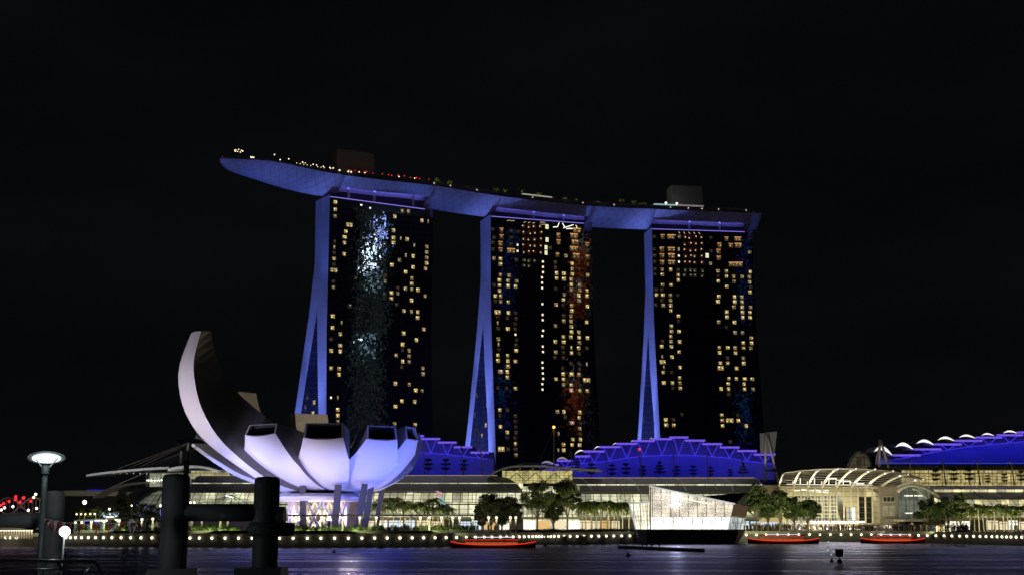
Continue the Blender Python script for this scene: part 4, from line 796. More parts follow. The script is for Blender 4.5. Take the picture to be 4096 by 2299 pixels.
# -------- blue stepped halls
M_hallw = panel_mat('hall_wall', (.55, .55, .6), 6.0, 3.4, .8); M_eave = pbr('hall_eave', (.6, .6, .65), .6); M_purple = glow('eave_led', (.20, .11, 1.0), .8); M_truss = glow('truss_glow', (.07, .05, 1.0), .6); M_cres = glow('crescent_membrane', (1, .96, .95), 1.1)  # truss bars emit in place of the violet light falling on them
M_cresd = glow('crescent_soft', (.5, .48, .52), .5); M_mast = pbr('mast_steel', (.55, .5, .46), .5)  # crescent roofs emit in place of lamps lighting their fabric
def hall(label, crop, eaves, chord, ybot, Yw, cres, wallx, led, bl, dark_ends=True):
    o = CROP[crop]; X_ = lambda x: (o[0] + x * o[2]); Y_ = lambda y: (o[1] + y * o[2])
    Pp = lambda x, y, YY: P(X_(x), Y_(y), YY)
    t = thing('blue_hall', label, 'convention hall', Pp((wallx[0] + wallx[1]) / 2, ybot, Yw))
    ev = sorted(eaves); top = lambda x: min([y for a, b, y in ev if a - 30 <= x <= b + 30] or [interp([((a + b) / 2, y) for a, b, y in ev], x)])
    n = 60; xs = [lerp(wallx[0], wallx[1], i / n) for i in range(n + 1)]; rows = [[], [], []]
    for x in xs:
        rows[0].append(Pp(x, ybot + 6, Yw)); rows[1].append(Pp(x, interp(chord, x), Yw + 1.5)); rows[2].append(Pp(x, top(x) + 4, Yw + 6))
    mb = MB(); mb.grid(rows, [[(p.x, p.z) for p in r] for r in rows]); put('hall_wall', mb, M_hallw, t, fix=False)
    mb = MB(); back = [r + Vector((0, 60, -4)) for r in rows[2]]; mb.grid([rows[2], back, [Vector((p.x, p.y, 4)) for p in back]]); put('hall_roof', mb, M_darkwall, t, fix=False)
    mb = MB(); a, b = rows[0][0], rows[0][-1]; mb.grid([[a, b], [Vector((a.x, a.y - .5, 4)), Vector((b.x, b.y - .5, 4))]]); put('hall_base', mb, M_darkwall, t, fix=False)
    ch = [Pp(x, interp(chord, x), Yw - 3) for x in xs if ev[0][0] <= x <= ev[-1][1]]
    mb = MB(); mb.tube(ch, .18, 5); put('lower_chord', mb, M_truss, t)
    for i, (x0, x1, y) in enumerate(ev):
        a, b = Pp(x0, y, Yw - 8), Pp(x1, y, Yw - 8); w = b.x - a.x; mb = MB()
        mb.prism([a, b, b + Vector((0, 14, .7)), a + Vector((0, 14, .7))], (0, 0, -.5)); e = put('eave', mb, M_eave, t)
        mb = MB(); mb.box((a + b) / 2 + Vector((0, -.25, -.3)), (w, .3, .75)); put('led_strip', mb, M_purple, e)
        xm = (x0 + x1) / 2 if len(chord) else 0; lo = Pp(xm, interp(chord, xm), Yw - 3)
        for xx in (lerp(x0, x1, .22), lerp(x0, x1, .8)):
            mb = MB(); mb.tube([Pp(xx, y + 10, Yw - 4), lo], .2, 5); put('truss', mb, M_truss, t)
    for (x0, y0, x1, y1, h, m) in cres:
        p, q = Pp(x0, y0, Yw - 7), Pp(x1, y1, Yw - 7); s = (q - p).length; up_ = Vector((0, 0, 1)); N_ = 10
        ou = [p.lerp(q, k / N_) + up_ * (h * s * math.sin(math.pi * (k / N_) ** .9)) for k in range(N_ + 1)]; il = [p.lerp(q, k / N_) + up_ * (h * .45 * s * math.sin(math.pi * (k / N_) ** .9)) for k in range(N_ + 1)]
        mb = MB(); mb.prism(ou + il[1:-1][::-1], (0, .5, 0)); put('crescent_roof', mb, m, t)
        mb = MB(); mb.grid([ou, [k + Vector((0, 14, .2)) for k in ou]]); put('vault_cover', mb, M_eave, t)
    # the hall's own wash lights: along the foot of the wall and under the eaves
    w = rows[0][-1].x - rows[0][0].x; c = (rows[0][0] + rows[0][-1]) / 2
    area('hall_wash_low', c + Vector((0, -9, .5)), c + Vector((0, 0, 11)), w * .98, .6, (.003, .009, 1), bl * w)
    ct = sum(rows[1], Vector()) / len(rows[1])
    area('hall_wash_high', ct + Vector((0, -6, 0)), ct + Vector((0, 4, 9)), w * .9, .6, (.03, .022, 1), bl * .4 * w)
    return t, Pp
hA, PA = hall('low blue hall with stepped eaves descending to the right, just right of the lotus museum', 'C', [(165, 290, 262), (300, 405, 288), (385, 540, 312), (520, 675, 342), (655, 805, 380), (790, 945, 425)], [(100, 415), (280, 425), (450, 435), (600, 447), (800, 470), (935, 485)], 618, 522, [], (60, 985), True, 24)
hB, PB = hall('tall blue hall with eaves stepping up to a central peak, under the farthest tower', 'V', [(-305, -145, 455), (-160, -20, 420), (0, 130, 380), (75, 265, 336), (215, 405, 297), (365, 555, 268), (515, 710, 243), (685, 865, 226), (840, 1010, 211), (980, 1160, 239), (1135, 1310, 270), (1290, 1465, 300), (1445, 1620, 332), (1595, 1785, 364)],
              [(-300, 520), (-100, 490), (40, 455), (300, 430), (450, 405), (600, 385), (760, 378), (920, 374), (1065, 378), (1220, 388), (1370, 402), (1530, 430), (1690, 445), (1785, 457)], 588, 530,
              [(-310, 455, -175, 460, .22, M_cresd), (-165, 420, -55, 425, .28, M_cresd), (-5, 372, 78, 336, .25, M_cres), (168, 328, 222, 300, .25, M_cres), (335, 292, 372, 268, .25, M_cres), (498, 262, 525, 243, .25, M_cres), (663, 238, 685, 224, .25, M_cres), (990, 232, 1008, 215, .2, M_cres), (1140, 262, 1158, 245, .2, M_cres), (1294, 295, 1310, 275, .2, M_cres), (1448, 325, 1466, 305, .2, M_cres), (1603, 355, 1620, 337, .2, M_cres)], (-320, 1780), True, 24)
hC, PC = hall('blue hall with white crescent roofs climbing to the right edge', 'R', [(1060, 1305, 370), (1245, 1490, 317), (1430, 1670, 273), (1615, 1855, 241), (1800, 2030, 212), (1985, 2215, 191), (2170, 2400, 166), (2350, 2600, 150)],
              [(1060, 415), (1160, 402), (1345, 364), (1525, 333), (1705, 305), (1885, 286), (2070, 267), (2228, 255), (2600, 225)], 448, 520,
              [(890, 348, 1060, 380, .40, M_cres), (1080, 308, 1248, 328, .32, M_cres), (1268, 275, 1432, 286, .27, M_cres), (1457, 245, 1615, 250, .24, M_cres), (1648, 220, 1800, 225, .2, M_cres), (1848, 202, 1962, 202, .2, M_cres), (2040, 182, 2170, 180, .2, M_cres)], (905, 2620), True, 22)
mb = MB()
for k in range(75): mb.ball(PC(905 + k * 23, 448 + (k % 3), 516), .16, 3)
put('string_lamp', mb, glow('blue_bulbs', (.12, .15, 1), 1.4), hC)
glazed('c', 2278, 2740, 1180, 1222, 492, 40, 5, M_inB, hC, 5)
mb = MB(); mb.prism([D(2205, 1170, 488), D(2740, 1170, 488), D(2740, 1180, 488), D(2205, 1180, 488)], (0, 12, 0)); put('fascia', mb, M_pier, hC)
def masts(par, PPf, lst, Y, label, group):
    for x0, y0, x1, y1, tip in lst:
        a, b = PPf(x1, y1, Y), PPf(x0, y0, Y); t = thing('tension_mast', label, 'mast', a, group); mb = MB(); mb.tube([a, b], [.27, .2], 8); put('pole', mb, M_mast, t, smooth=True)
        mb = MB(); mb.tube([b, b + Vector((-6, 3, -(b.z - a.z) * .95))], .05, 4); mb.tube([b, b + Vector((6, 3, -(b.z - a.z) * .95))], .05, 4); put('stay', mb, M_mast, t)
        if tip: mb = MB(); mb.ball(b + Vector((0, 0, .5)), .55, 4); put('beacon', mb, tip, t)
masts(hA, lambda x, y, Y: pc('C', x, y, Y), [(400, 360, 410, 612, None), (715, 375, 727, 620, None), (845, 205, 895, 625, None)], 505, 'slim pale mast with stays standing before the low blue hall', 'masts before the low blue hall')
masts(hA, lambda x, y, Y: pc('C', x, y, Y), [(1480, 232, 1480, 545, glow('amber_beacon', (1, .45, .1), 3))], 500, 'tall pale mast with an amber lamp behind the wing roof pavilion', None)
masts(hA, lambda x, y, Y: pc('C', x, y, Y), [(1620, 420, 1640, 630, None)], 500, 'short leaning mast at the left end of the tall blue hall', None)
masts(hB, PB, [(575, 335, 595, 590, M_redlamp)], 512, 'slim pale mast with a red lamp before the tall blue hall', None)
masts(hB, PB, [(268, 335, 288, 585, None), (875, 345, 895, 595, None), (1175, 352, 1195, 598, None), (1480, 362, 1500, 605, None)], 512, 'slim dim mast standing before the tall blue hall', 'masts before the tall blue hall')
masts(hC, PC, [(1205, 400, 1218, 515, None)], 484, 'short mast with a white lamp between the atrium canopy and the right-hand hall', None)
masts(hC, PC, [(1500, 405, 1532, 640, None), (1806, 410, 1840, 650, None), (2110, 415, 2145, 655, None)], 484, 'grey mast standing before the gold lit glass of the right-hand hall', 'masts before the right-hand hall')
# concrete slab tower with leaning legs at the right end of the tall hall
st = thing('slab_pylon', 'pale slab raised on leaning legs at the right end of the tall blue hall', 'pylon', PB(1720, 600, 505))
mb = MB(); mb.prism([PB(1648, 182, 508), PB(1655, 355, 508), PB(1778, 358, 508), PB(1802, 165, 508)], (0, 1.2, 0)); put('slab', mb, panel_mat('slab_panels', (.30, .30, .32), 4, 2), st)
for a, b in (((1700, 195), (1692, 608)), ((1720, 225), (1812, 612))): mb = MB(); mb.tube([PB(*b, 504), PB(*a, 504)], [.5, .36], 8); put('leg', mb, M_mast, st, smooth=True)
spot('pylon_light', PB(1720, 620, 470), PB(1725, 300, 505), 22, (1, .95, .9), 15000, .5)
# ================================================================ glass atrium with louvred canopy (right)
CROP['S'] = (600, 1720, .3319)
at = thing('atrium_hall', 'tall glass atrium with a curved louvred canopy and lit sign, right of the glass island', 'shopping mall', pc('A', 880, 1140, 446))
YA = 446
def A(x, y, Y=YA): return pc('A', x, y, Y)
mb = MB(); mb.face([A(95, 1150), A(1690, 1150), A(1690, 515), A(95, 515)]); put('glass_wall', mb, M_pane, at, fix=False)
mb = MB()
for x in (95, 185, 297, 412, 527, 642, 757, 872, 987, 1102, 1217, 1332, 1447, 1560, 1670): mb.bar(A(x + 12, 1150, YA - .2), A(x, 512, YA - .2), .42)
put('mullion_columns', mb, M_mullw, at)
mb = MB()
for y in (575, 660, 745, 830, 918, 1005, 1085): mb.bar(A(95, y, YA - .3), A(1690, y, YA - .3), .14)
put('cross_cables', mb, M_mull, at)
# the room behind the glass
zf, zt = 3.45, A(0, 500).z; xl, xr = A(95, 900).x, A(1690, 900).x; yb = YA + 22
mb = MB(); mb.grid([[(xl, YA + .5, zf), (xl, yb, zf), (xr, yb, zf), (xr, YA + .5, zf)], [(xl, YA + .5, zt), (xl, yb, zt), (xr, yb, zt), (xr, YA + .5, zt)]]); put('room_walls', mb, M_cream, at, fix=False)
mb = MB(); mb.face([(xl, YA, zt + .1), (xr, YA, zt + .1), (xr, yb, zt + .1), (xl, yb, zt + .1)]); mb.face([(xl, YA, zf + .05), (xr, YA, zf + .05), (xr, yb, zf + .05), (xl, yb, zf + .05)]); put('room_floor', mb, M_cream, at, fix=False)
M_bluegrid = interior('atrium_far_glass', (.30, .36, .42), .42, 2.0, 2.4, .5)
mb = MB(); a, b, c, d = A(330, 1120, yb - 1), A(1010, 1120, yb - 1), A(1010, 640, yb - 1), A(330, 640, yb - 1); mb.face([a, b, c, d], [(p.x, p.z) for p in (a, b, c, d)]); put('far_glass', mb, M_bluegrid, at, fix=False)
mb = MB()
for i in range(14): x = lerp(a.x, b.x, i / 13); mb.box((x, yb - 1.3, (a.z + d.z) / 2), (.22, .2, d.z - a.z))
for i in range(9): mb.box(((a.x + b.x) / 2, yb - 1.5, lerp(a.z, d.z, i / 8)), (b.x - a.x, .2, .3))
put('far_glass_frame', mb, M_mullw, at)
mb = MB(); mb.prism([A(1330, 1090, YA + 6), A(1655, 1090, YA + 6), A(1655, 665, YA + 6), A(1330, 665, YA + 6)], (0, .5, 0)); put('dark_glass', mb, pbr('smoked_glass', (.015, .015, .015), .1), at)
mb = MB(); mb.tube([A(1110, 1060, YA + 9), A(1075, 860, YA + 9), A(1000, 590, YA + 9)], [.9, 1.5, .8], 8); put('leaning_column', mb, M_dark, at, smooth=True)
mb = MB(); mb.prism([A(1240, 1035, YA + 8), A(1292, 1035, YA + 8), A(1285, 828, YA + 8), A(1240, 828, YA + 8)], (0, .4, 0)); put('screen', mb, glow('screen_white', (.9, .95, 1), 1.5), at)
mb = MB(); mb.prism([A(1190, 1035, YA + 9), A(1238, 1035, YA + 9), A(1238, 840, YA + 9), A(1190, 835, YA + 9)], (0, .4, 0)); put('screen', mb, glow('screen_blue', (.4, .55, .9), .6), at)
mb = MB()
for k in range(22): x = 300 + k * 26; mb.box(A(x, 560 + 8 * math.sin(k * .8) + (k * .4 if k > 8 else 0), YA + 10), (.7, .4, .35))
for k in range(8): mb.box(A(620 + k * 35, 575 + k * 3, YA + 9), (1.0, .4, .3))
put('ceiling_lamp', mb, M_bar, at)
mb = MB(); mb.box((A(490, 1110).x, YA + 3, A(0, 1112).z), (28, .4, 1.6)); put('shop_window', mb, glow('atrium_shop', (.75, .85, 1), .9), at)
mb = MB(); mb.box((A(950, 1110).x, YA + 3, A(0, 1115).z), (14, .4, 1.4)); put('shop_window', mb, SHOPC[1], at)
area('atrium_light', ((xl + xr) / 2, YA + 10, zt - .5), ((xl + xr) / 2, YA + 12, zf), (xr - xl) * .9, 14, (1, .88, .55), 11500)
area('atrium_wall_light', ((xl + xr) / 2, YA - 6, zf + .4), ((xl + xr) / 2, YA + 1, zt), (xr - xl) * .9, .5, (1, .86, .52), 4600)
# canopy: fascia, ribs, louvres, soffit
TOP = [(-90, 320), (0, 300), (230, 262), (530, 228), (840, 207), (1150, 202), (1450, 215), (1755, 233), (2008, 262), (2230, 310), (2430, 385)]
FAS = [(60, 495), (1680, 512), (1940, 520)]
mb = MB(); mb.prism([A(60, 486, YA - 1), A(1690, 500, YA - 1), A(1690, 528, YA - 1), A(60, 512, YA - 1)], (0, 1.2, 0)); put('fascia', mb, M_mullw, at)
RB = [(60, 490, 150, 285), (300, 492, 435, 245), (530, 495, 735, 225), (760, 497, 1030, 215), (990, 500, 1325, 215), (1225, 502, 1640, 225), (1460, 504, 1935, 255), (1690, 508, 2180, 305), (1945, 516, 2420, 385)]
for x0, y0, x1, y1 in RB:
    mb = MB(); mb.tube([A(lerp(x0, x1, f), lerp(y0, y1, math.sin(f * math.pi / 2) ** .9), YA - 1 - 13 * f) for f in [i / 8 for i in range(9)]], [.42 - .02 * i for i in range(9)], 6); put('canopy_rib', mb, M_mullw, at, smooth=True)
mb = MB()
for k in range(9):
    f = .06 + k * .085; pts = [A(lerp(x0, x1, f), lerp(y0, y1, math.sin(f * math.pi / 2) ** .9), YA - 1 - 13 * f + .5) for x0, y0, x1, y1 in RB]
    for p, q in zip(pts, pts[1:]): mb.bar(p, q, .22, .12)
put('louvres', mb, M_mullw, at)
mb = MB(); lo = [A(lerp(x0, x1, .82) - 0, lerp(y0, y1, math.sin(.82 * math.pi / 2) ** .9), YA - 11) for x0, y0, x1, y1 in RB]
hi = [A(x1, interp(TOP, x1), YA - 16) for x0, y0, x1, y1 in RB]; bk = [p + Vector((-3, 24, 1.5)) for p in hi]
mb.grid([lo, hi, bk]); put('canopy_roof', mb, pbr('canopy_soffit', (.12, .09, .06), .7), at, fix=False)
mb = MB()
for k in range(26): mb.box(A(205 + k * 53, 462 + k * .5, YA + 1), (1.3 if k % 3 else .7, .3, .28))
for k in range(9):
    for j in range(3 + (k % 2) * 3): mb.ball(A(290 + k * 115, 455 - j * 17, YA + 2), .2, 3)
for k in range(5): mb.box(A(930 + k * 110, 372 + k * 20, YA + 5), (2.6, .3, .3))
put('canopy_lamp', mb, M_bar, at, kind='stuff')
for x0, y0, x1, y1 in RB[1:]:
    mb = MB(); [mb.ball(A(lerp(x0, x1, f) + 10, lerp(y0, y1, math.sin(f * math.pi / 2) ** .9) - 6, YA - 2 - 13 * f), .22, 3) for f in (.62, .9)]; put('rib_lamp', mb, M_whitelamp, at)
area('canopy_light', A(850, 500, YA - 4), A(900, 260, YA - 9), (xr - xl) * .95, 1.2, (1, .9, .66), 3400)
for nm, x0, x1, y0, y1, m in (('flank_wall', -180, 92, 475, 1000, M_cream), ('flank_base', -180, 92, 1000, 1150, glow('flank_shop', (1, .75, .3), .5))):
    mb = MB(); mb.prism([A(x0, y1, YA + 3), A(x1, y1, YA + 3), A(x1, y0, YA + 3), A(x0, y0, YA + 3)], (0, 12, 0)); put(nm, mb, m, at)
mb = MB(); mb.prism([A(60, 1085, YA - 3), A(1330, 1085, YA - 3), A(1330, 1096, YA - 3), A(60, 1096, YA - 3)], (0, 3, 0)); put('entrance_canopy', mb, M_mullw, at)
def text(s, p, size, m, par, name):
    c = bpy.data.curves.new(name, 'FONT'); c.body = s; c.size = size; c.extrude = .08; c.space_character = 1.1
    tmp = bpy.data.objects.new(name, c); COL.objects.link(tmp); bpy.context.view_layer.update(); me = bpy.data.meshes.new_from_object(tmp.evaluated_get(bpy.context.evaluated_depsgraph_get())); bpy.data.objects.remove(tmp)
    me.materials.clear(); me.materials.append(m); o = bpy.data.objects.new(name, me); COL.objects.link(o); o.parent = par; o.location = p - origin_of(par); o.rotation_euler = (R(90), 0, 0); return o
M_sign = glow('sign_letters', (1, .98, .92), 3.0)
sx_ = A(575, 1082, YA - 3.4)
for wd in 'THE SHOPPES AT MARINA BAY SANDS'.split():
    o = text(wd, sx_, .93, M_sign, at, 'sign_word'); sx_ = sx_ + Vector((max(v.co.x for v in o.data.vertices) + .42, 0, 0))
# concrete stair block right of the glass
cb = thing('stair_block', 'pale concrete block with three windows, right of the glass atrium', 'building', pc('A', 1810, 1120, 445))
def AB(x, y, d=0): return pc('A', x, y, 444 + d)
mb = MB(); mb.prism([AB(1690, 1150), AB(2000, 1150), AB(1975, 490), AB(1672, 500)], (0, 14, 0)); put('wall', mb, panel_mat('block_render', (.42, .38, .31), 6, 5), cb)
for x0, x1, y0, y1, m in ((1735, 1920, 662, 745, M_darkwall), (1742, 1925, 812, 962, interior('block_glass', (.5, .45, .25), .5, 2.2, 6, .2)), (1755, 1935, 1028, 1090, interior('block_glass_low', (.5, .45, .25), .4, 2.2, 6, .2))):
    mb = MB(); p = [AB(x0, y1, -.06), AB(x1, y1, -.06), AB(x1, y0, -.06), AB(x0, y0, -.06)]; mb.face(p, [(q.x, q.z) for q in p]); w_ = put('window', mb, m, cb, fix=False)
    mb = MB(); ev = [(p[0].lerp(p[1], f), p[3].lerp(p[2], f)) for f in (0, .33, .67, 1)]; [mb.bar(a + Vector((0, -.1, 0)), b + Vector((0, -.1, 0)), .14) for a, b in ev]; mb.bar(p[0] + Vector((0, -.14, 0)), p[1] + Vector((0, -.14, 0)), .2); mb.bar(p[3] + Vector((0, -.14, 0)), p[2] + Vector((0, -.14, 0)), .2); put('window_frame', mb, M_mullw, w_)
spot('block_light', AB(1800, 1160, -16), AB(1820, 700), 75, (1, .85, .6), 3800, .4)
lw = thing('low_wall', 'low cream curved wall behind the crowd, below the concrete stair block', 'wall', pc('A', 1700, 1170, 438))
mb = MB(); q = [pc('A', x, 1105 + (x - 1380) * .015, 438) for x in (1380, 1550, 1750, 2000, 2150)]; mb.grid([[Vector((p.x, p.y, 3.4)) for p in q], q, [p + Vector((0, 1, 0)) for p in q], [Vector((p.x, p.y + 1, 3.4)) for p in q]]); put('wall_face', mb, M_cream, lw)
spot('low_wall_light', pc('A', 1750, 1140, 424), pc('A', 1750, 1150, 438), 110, (1, .9, .7), 700, .3)
# arched glass end of the right arcade and the small glass arch behind
ga = thing('arched_glass_end', 'glass gable under a white arch at the left end of the right-hand arcade', 'glass gable', pc('E', 300, 1090, 440))
e = lambda x, y, Y=440: pc('E', x, y, Y)
arch = [(118, 770), (160, 728), (220, 702), (290, 692), (370, 702), (450, 732), (520, 770), (590, 815)]
mb = MB(); mb.face([e(118, 1080)] + [e(470, 1080)] + [e(470, 742)] + [e(x, y + 4) for x, y in arch[:5][::-1]]); put('glass_skin', mb, M_pane, ga, fix=False)
mb = MB(); p = [e(118, 1080, 452), e(490, 1080, 452), e(490, 700, 452), e(118, 700, 452)]; mb.face(p, [(q.x, q.z) for q in p]); put('lit_interior', mb, interior('gable_interior', (.45, .52, .42), .38, 2.6, 4.5, .6), ga, fix=False)
mb = MB()
for x in (120, 165, 210, 255, 300, 345, 400, 450): mb.bar(e(x, 1080, 439.8), e(x, interp(arch, x), 439.8), .13)
for y in (770, 860, 920, 1000, 1060): mb.bar(e(118, y, 439.7), e(455, y, 439.7), .13)
put('glazing_bars', mb, M_mull, ga)
mb = MB(); mb.tube([e(x, y, 439) for x, y in arch], .55, 6); put('arch', mb, M_mullw, ga, smooth=True)
mb = MB(); mb.tube([e(x, y, 439.4) for x, y in ((290, 735), (340, 745), (390, 775), (430, 815), (465, 860))], .35, 6); put('inner_arch', mb, M_mullw, ga, smooth=True)
mb = MB(); [mb.box(e(x, y, 446), (1.6, .3, .4)) for x, y in ((225, 812), (265, 812), (340, 812), (400, 812), (232, 1014), (265, 1014))]; put('ceiling_lamp', mb, M_bar, ga)
mb = MB(); mb.prism([e(118, 1085, 438), e(540, 1085, 438), e(540, 1112, 438), e(118, 1112, 438)], (0, 6, 0)); put('podium_slab', mb, M_cream, ga)
spot('gable_light', e(300, 1150, 424), e(330, 760, 440), 60, (1, .9, .66), 3000, .4)
sa_ = thing('small_glass_arch', 'small lit glass arch above the atrium canopy, left of the crescent roofs', 'glass gable', pc('R', 760, 490, 500))
q = lambda x, y, Y=500: pc('R', x, y, Y)
ar2 = [(655, 490), (675, 430), (700, 390), (730, 358), (760, 350), (800, 362), (835, 395), (860, 440), (868, 490)]
mb = MB(); mb.tube([q(x, y) for x, y in ar2], .5, 6); put('arch', mb, M_vrib, sa_, smooth=True)
mb = MB(); mb.face([q(x, y, 503) for x, y in ar2], [(q(x, y).x, q(x, y).z) for x, y in ar2]); put('lit_interior', mb, interior('arch_interior', (.42, .36, .2), .22, 1.6, 3, .7), sa_, fix=False)
mb = MB()
for k in range(1, 7): x = 655 + k * 30; mb.bar(q(x, 490, 499.6), q(x, interp(ar2, x), 499.6), .15)
for y in (400, 430, 460): mb.bar(q(690, y, 499.5), q(845, y, 499.5), .15)
put('glazing_bars', mb, M_mull, sa_)
af = thing('frame_mast', 'tall two-legged white mast above the atrium canopy by the first crescent roof', 'mast', pc('R', 980, 480, 470))
for a, b in (((945, 235), (938, 480)), ((950, 240), (1022, 492)), ((945, 240), (900, 470))): mb = MB(); mb.tube([pc('R', *b, 470), pc('R', *a, 470)], .42 if a[0] != 945 or b[0] == 938 else .12, 7); put('leg', mb, M_mast, af, smooth=True)
spot('frame_mast_light', pc('R', 970, 500, 458), pc('R', 955, 330, 470), 40, (1, .9, .8), 900, .3)

# ================================================================ glass island pavilion
YP = 388
def Zp(x, y, d=0.): return pc('Z', x, y, YP + d)
lv = thing('island_pavilion', 'angular glass pavilion glowing white on a dark base standing in the water', 'pavilion', Zp(1250, 1305))
mb = MB(); f = [Zp(365, 1330, 2), Zp(525, 1330), Zp(2205, 1330), Zp(2260, 1330, 14)]; g = [Zp(328, 1040, 3), Zp(522, 1040), Zp(2290, 1046), Zp(2440, 1040, 16)]
bk = [Vector((p.x, YP + 24, p.z)) for p in (f[-1], f[0])]; bk2 = [Vector((p.x, YP + 24, p.z)) for p in (g[-1], g[0])]
mb.grid([f + bk, g + bk2], closed=True); mb.face(g + bk2); put('base', mb, pbr('base_dark', (.025, .028, .028), .55), lv)
def facet(name, pts, m_in, depth=3.5, split=None):
    mb = MB(); mb.face(pts); put(name, mb, M_pane, lv, fix=False)
main = [Zp(575, 1036), Zp(2080, 1036), Zp(2215, 545), Zp(560, 205)]
left = [Zp(305, 1036, 3), Zp(575, 1036), Zp(552, 505), Zp(180, 540, 5)]
right = [Zp(2080, 1036), Zp(2400, 1036, 12), Zp(2440, 810, 13), Zp(2130, 795)]
facet('main_glass', main, None); facet('side_glass', left, None); facet('corner_glass', right, None)
M_beige = interior('pavilion_beige', (.95, .80, .64), 1.1, 2.6, 40, .08); M_bright = interior('pavilion_bright', (1, .96, .86), 2.2, 2.8, 40, .3); M_beige2 = interior('pavilion_cream', (.95, .86, .64), 1.7, 1.9, 40, .25)
def back(name, pts, m): mb = MB(); mb.face(pts, [(p.x, p.z) for p in pts]); return put(name, mb, m, lv, fix=False)
back('upper_wall', [Zp(560, 800, 4), Zp(2130, 800, 4), Zp(2195, 552, 4), Zp(1170, 338, 4), Zp(560, 214, 4)], M_beige)
back('shop_floor', [Zp(560, 1034, 4), Zp(2090, 1034, 4), Zp(2130, 800, 4), Zp(560, 800, 4)], M_bright)
back('side_wall', [Zp(310, 1034, 6), Zp(575, 1034, 4.2), Zp(560, 520, 4.2), Zp(195, 556, 7)], M_beige2)
back('corner_wall', [Zp(2090, 1034, 4), Zp(2360, 1034, 14), Zp(2400, 820, 14), Zp(2120, 800, 4)], interior('pavilion_corner', (.75, .8, .8), 1.1, 2, 2, .5))
mb = MB(); mb.prism([Zp(1640, 397, 10), Zp(2452, 322, 14), Zp(2372, 560, 14), Zp(2215, 548, 8)], (0, 4, 0)); put('rear_wing', mb, pbr('wing_dark_glass', (.012, .015, .015), .25), lv)
mb = MB(); mb.prism([Zp(2215, 552, 4), Zp(2480, 600, 14), Zp(2430, 800, 14), Zp(2150, 790, 4)], (0, 4, 0)); put('side_bay', mb, interior('bay_brown', (.24, .13, .07), .8, 2.2, 4, .6), lv)
def bars(quad, nx, nz, m, w, name, skew=0.):
    a, b, c, d = quad; mb = MB(); o = Vector((0, -.12, 0))
    for i in range(nx + 1): mb.bar(a.lerp(b, i / nx) + o, d.lerp(c, i / nx) + o, w)
    for i in range(1, nz): mb.bar(a.lerp(d, i / nz) + o * 1.5, b.lerp(c, i / nz) + o * 1.5, w * .8)
    put(name, mb, m, lv)
M_fin = pbr('fin_steel', (.45, .43, .40), .5)
# level transoms cut off by the sloping top edge of the main facet
mb = MB(); a, b, c, d = main
for i in range(16): mb.bar(a.lerp(b, i / 15) + Vector((0, -.12, 0)), d.lerp(c, i / 15) + Vector((0, -.12, 0)), .085)
for k in range(1, 11):
    z = lerp(a.z, d.z, k / 10.6); fr = (z - c.z) / (d.z - c.z); xr_ = c.x if fr <= 0 else lerp(c.x, d.x, fr); xl_ = lerp(a.x, d.x, (z - a.z) / (d.z - a.z)); xr_ = min(xr_, lerp(b.x, c.x, min(1, (z - b.z) / (c.z - b.z))))
    mb.bar((xl_, YP - .2, z), (xr_, YP - .2, z), .075)
put('main_frame', mb, M_fin, lv)
mb = MB(); mb.bar(d + Vector((0, -.2, 0)), c + Vector((0, -.2, 0)), .5, .35); put('top_edge', mb, glow('edge_white', (.9, .95, 1), .65), lv)
mb = MB(); mb.bar(Zp(590, 1036, -.3), Zp(585, 215, -.3), .8, .2); put('corner_post', mb, pbr('corner_post', (.10, .10, .07), .4), lv)
bars(left, 6, 6, M_fin, .08, 'side_frame'); bars(right, 4, 3, M_fin, .09, 'corner_frame')
mb = MB(); mb.bar(left[3] + Vector((0, -.2, 0)), left[0] + Vector((0, -.2, 0)), .3); mb.bar(left[3] + Vector((0, -.2, 0)), left[2] + Vector((0, -.2, 0)), .3); put('side_edge', mb, glow('edge_soft', (.9, .95, 1), .5), lv)
M_fd = glow('fin_dots', (1, .98, .95), 2.2)
for i in range(1, 15):
    if i == 4: continue
    mb = MB(); p0, p1 = a.lerp(b, i / 15), d.lerp(c, i / 15); n = int((p1 - p0).length / .75)
    for k in range(3, n - 1):
        mb.ball(p0.lerp(p1, k / n) + Vector((.16 * (k % 2), -.3, 0)), .10, 3)
    put('fin_lights', mb, M_fd, lv)
mb = MB()
for x in (650, 740, 850, 905, 1090, 1195, 1330, 1400, 1540, 1640, 1740, 1860, 1960): mb.box(Zp(x, 985, 2.5), (random.uniform(1.2, 2.6), .3, 1.3))
for x in (700, 1130, 1300, 1480, 1660, 1900): mb.box(Zp(x, 900, 3), (1.8, .3, .8))
put('display_case', mb, glow('display_white', (1, .98, .92), 2.2), lv)
mb = MB(); mb.bar(Zp(1180, 435, 2), Zp(1760, 548, 2), .35); put('ceiling_strip', mb, M_bar, lv)
M_lv = glow('monogram_white', (1, .99, .97), 32.0, sample=True)
mg = bpy.data.objects.new('monogram_sign', None); COL.objects.link(mg); mg.parent = lv; mg.location = Zp(1075, 475, -.6) - lv.location
def stroke(mb, x0, y0, x1, y1, w): mb.bar(Zp(x0, y0, -.6), Zp(x1, y1, -.6), w, .25)
mb = MB(); stroke(mb, 1062, 392, 1008, 568, .55); stroke(mb, 968, 572, 1140, 572, .38); stroke(mb, 1140, 572, 1152, 528, .3); stroke(mb, 1030, 388, 1092, 388, .28); put('letter_l', mb, M_lv, mg)
mb = MB(); stroke(mb, 1004, 376, 1078, 545, .6); stroke(mb, 1078, 545, 1160, 376, .42); stroke(mb, 980, 374, 1040, 374, .3); stroke(mb, 1120, 374, 1184, 374, .3); put('letter_v', mb, M_lv, mg)
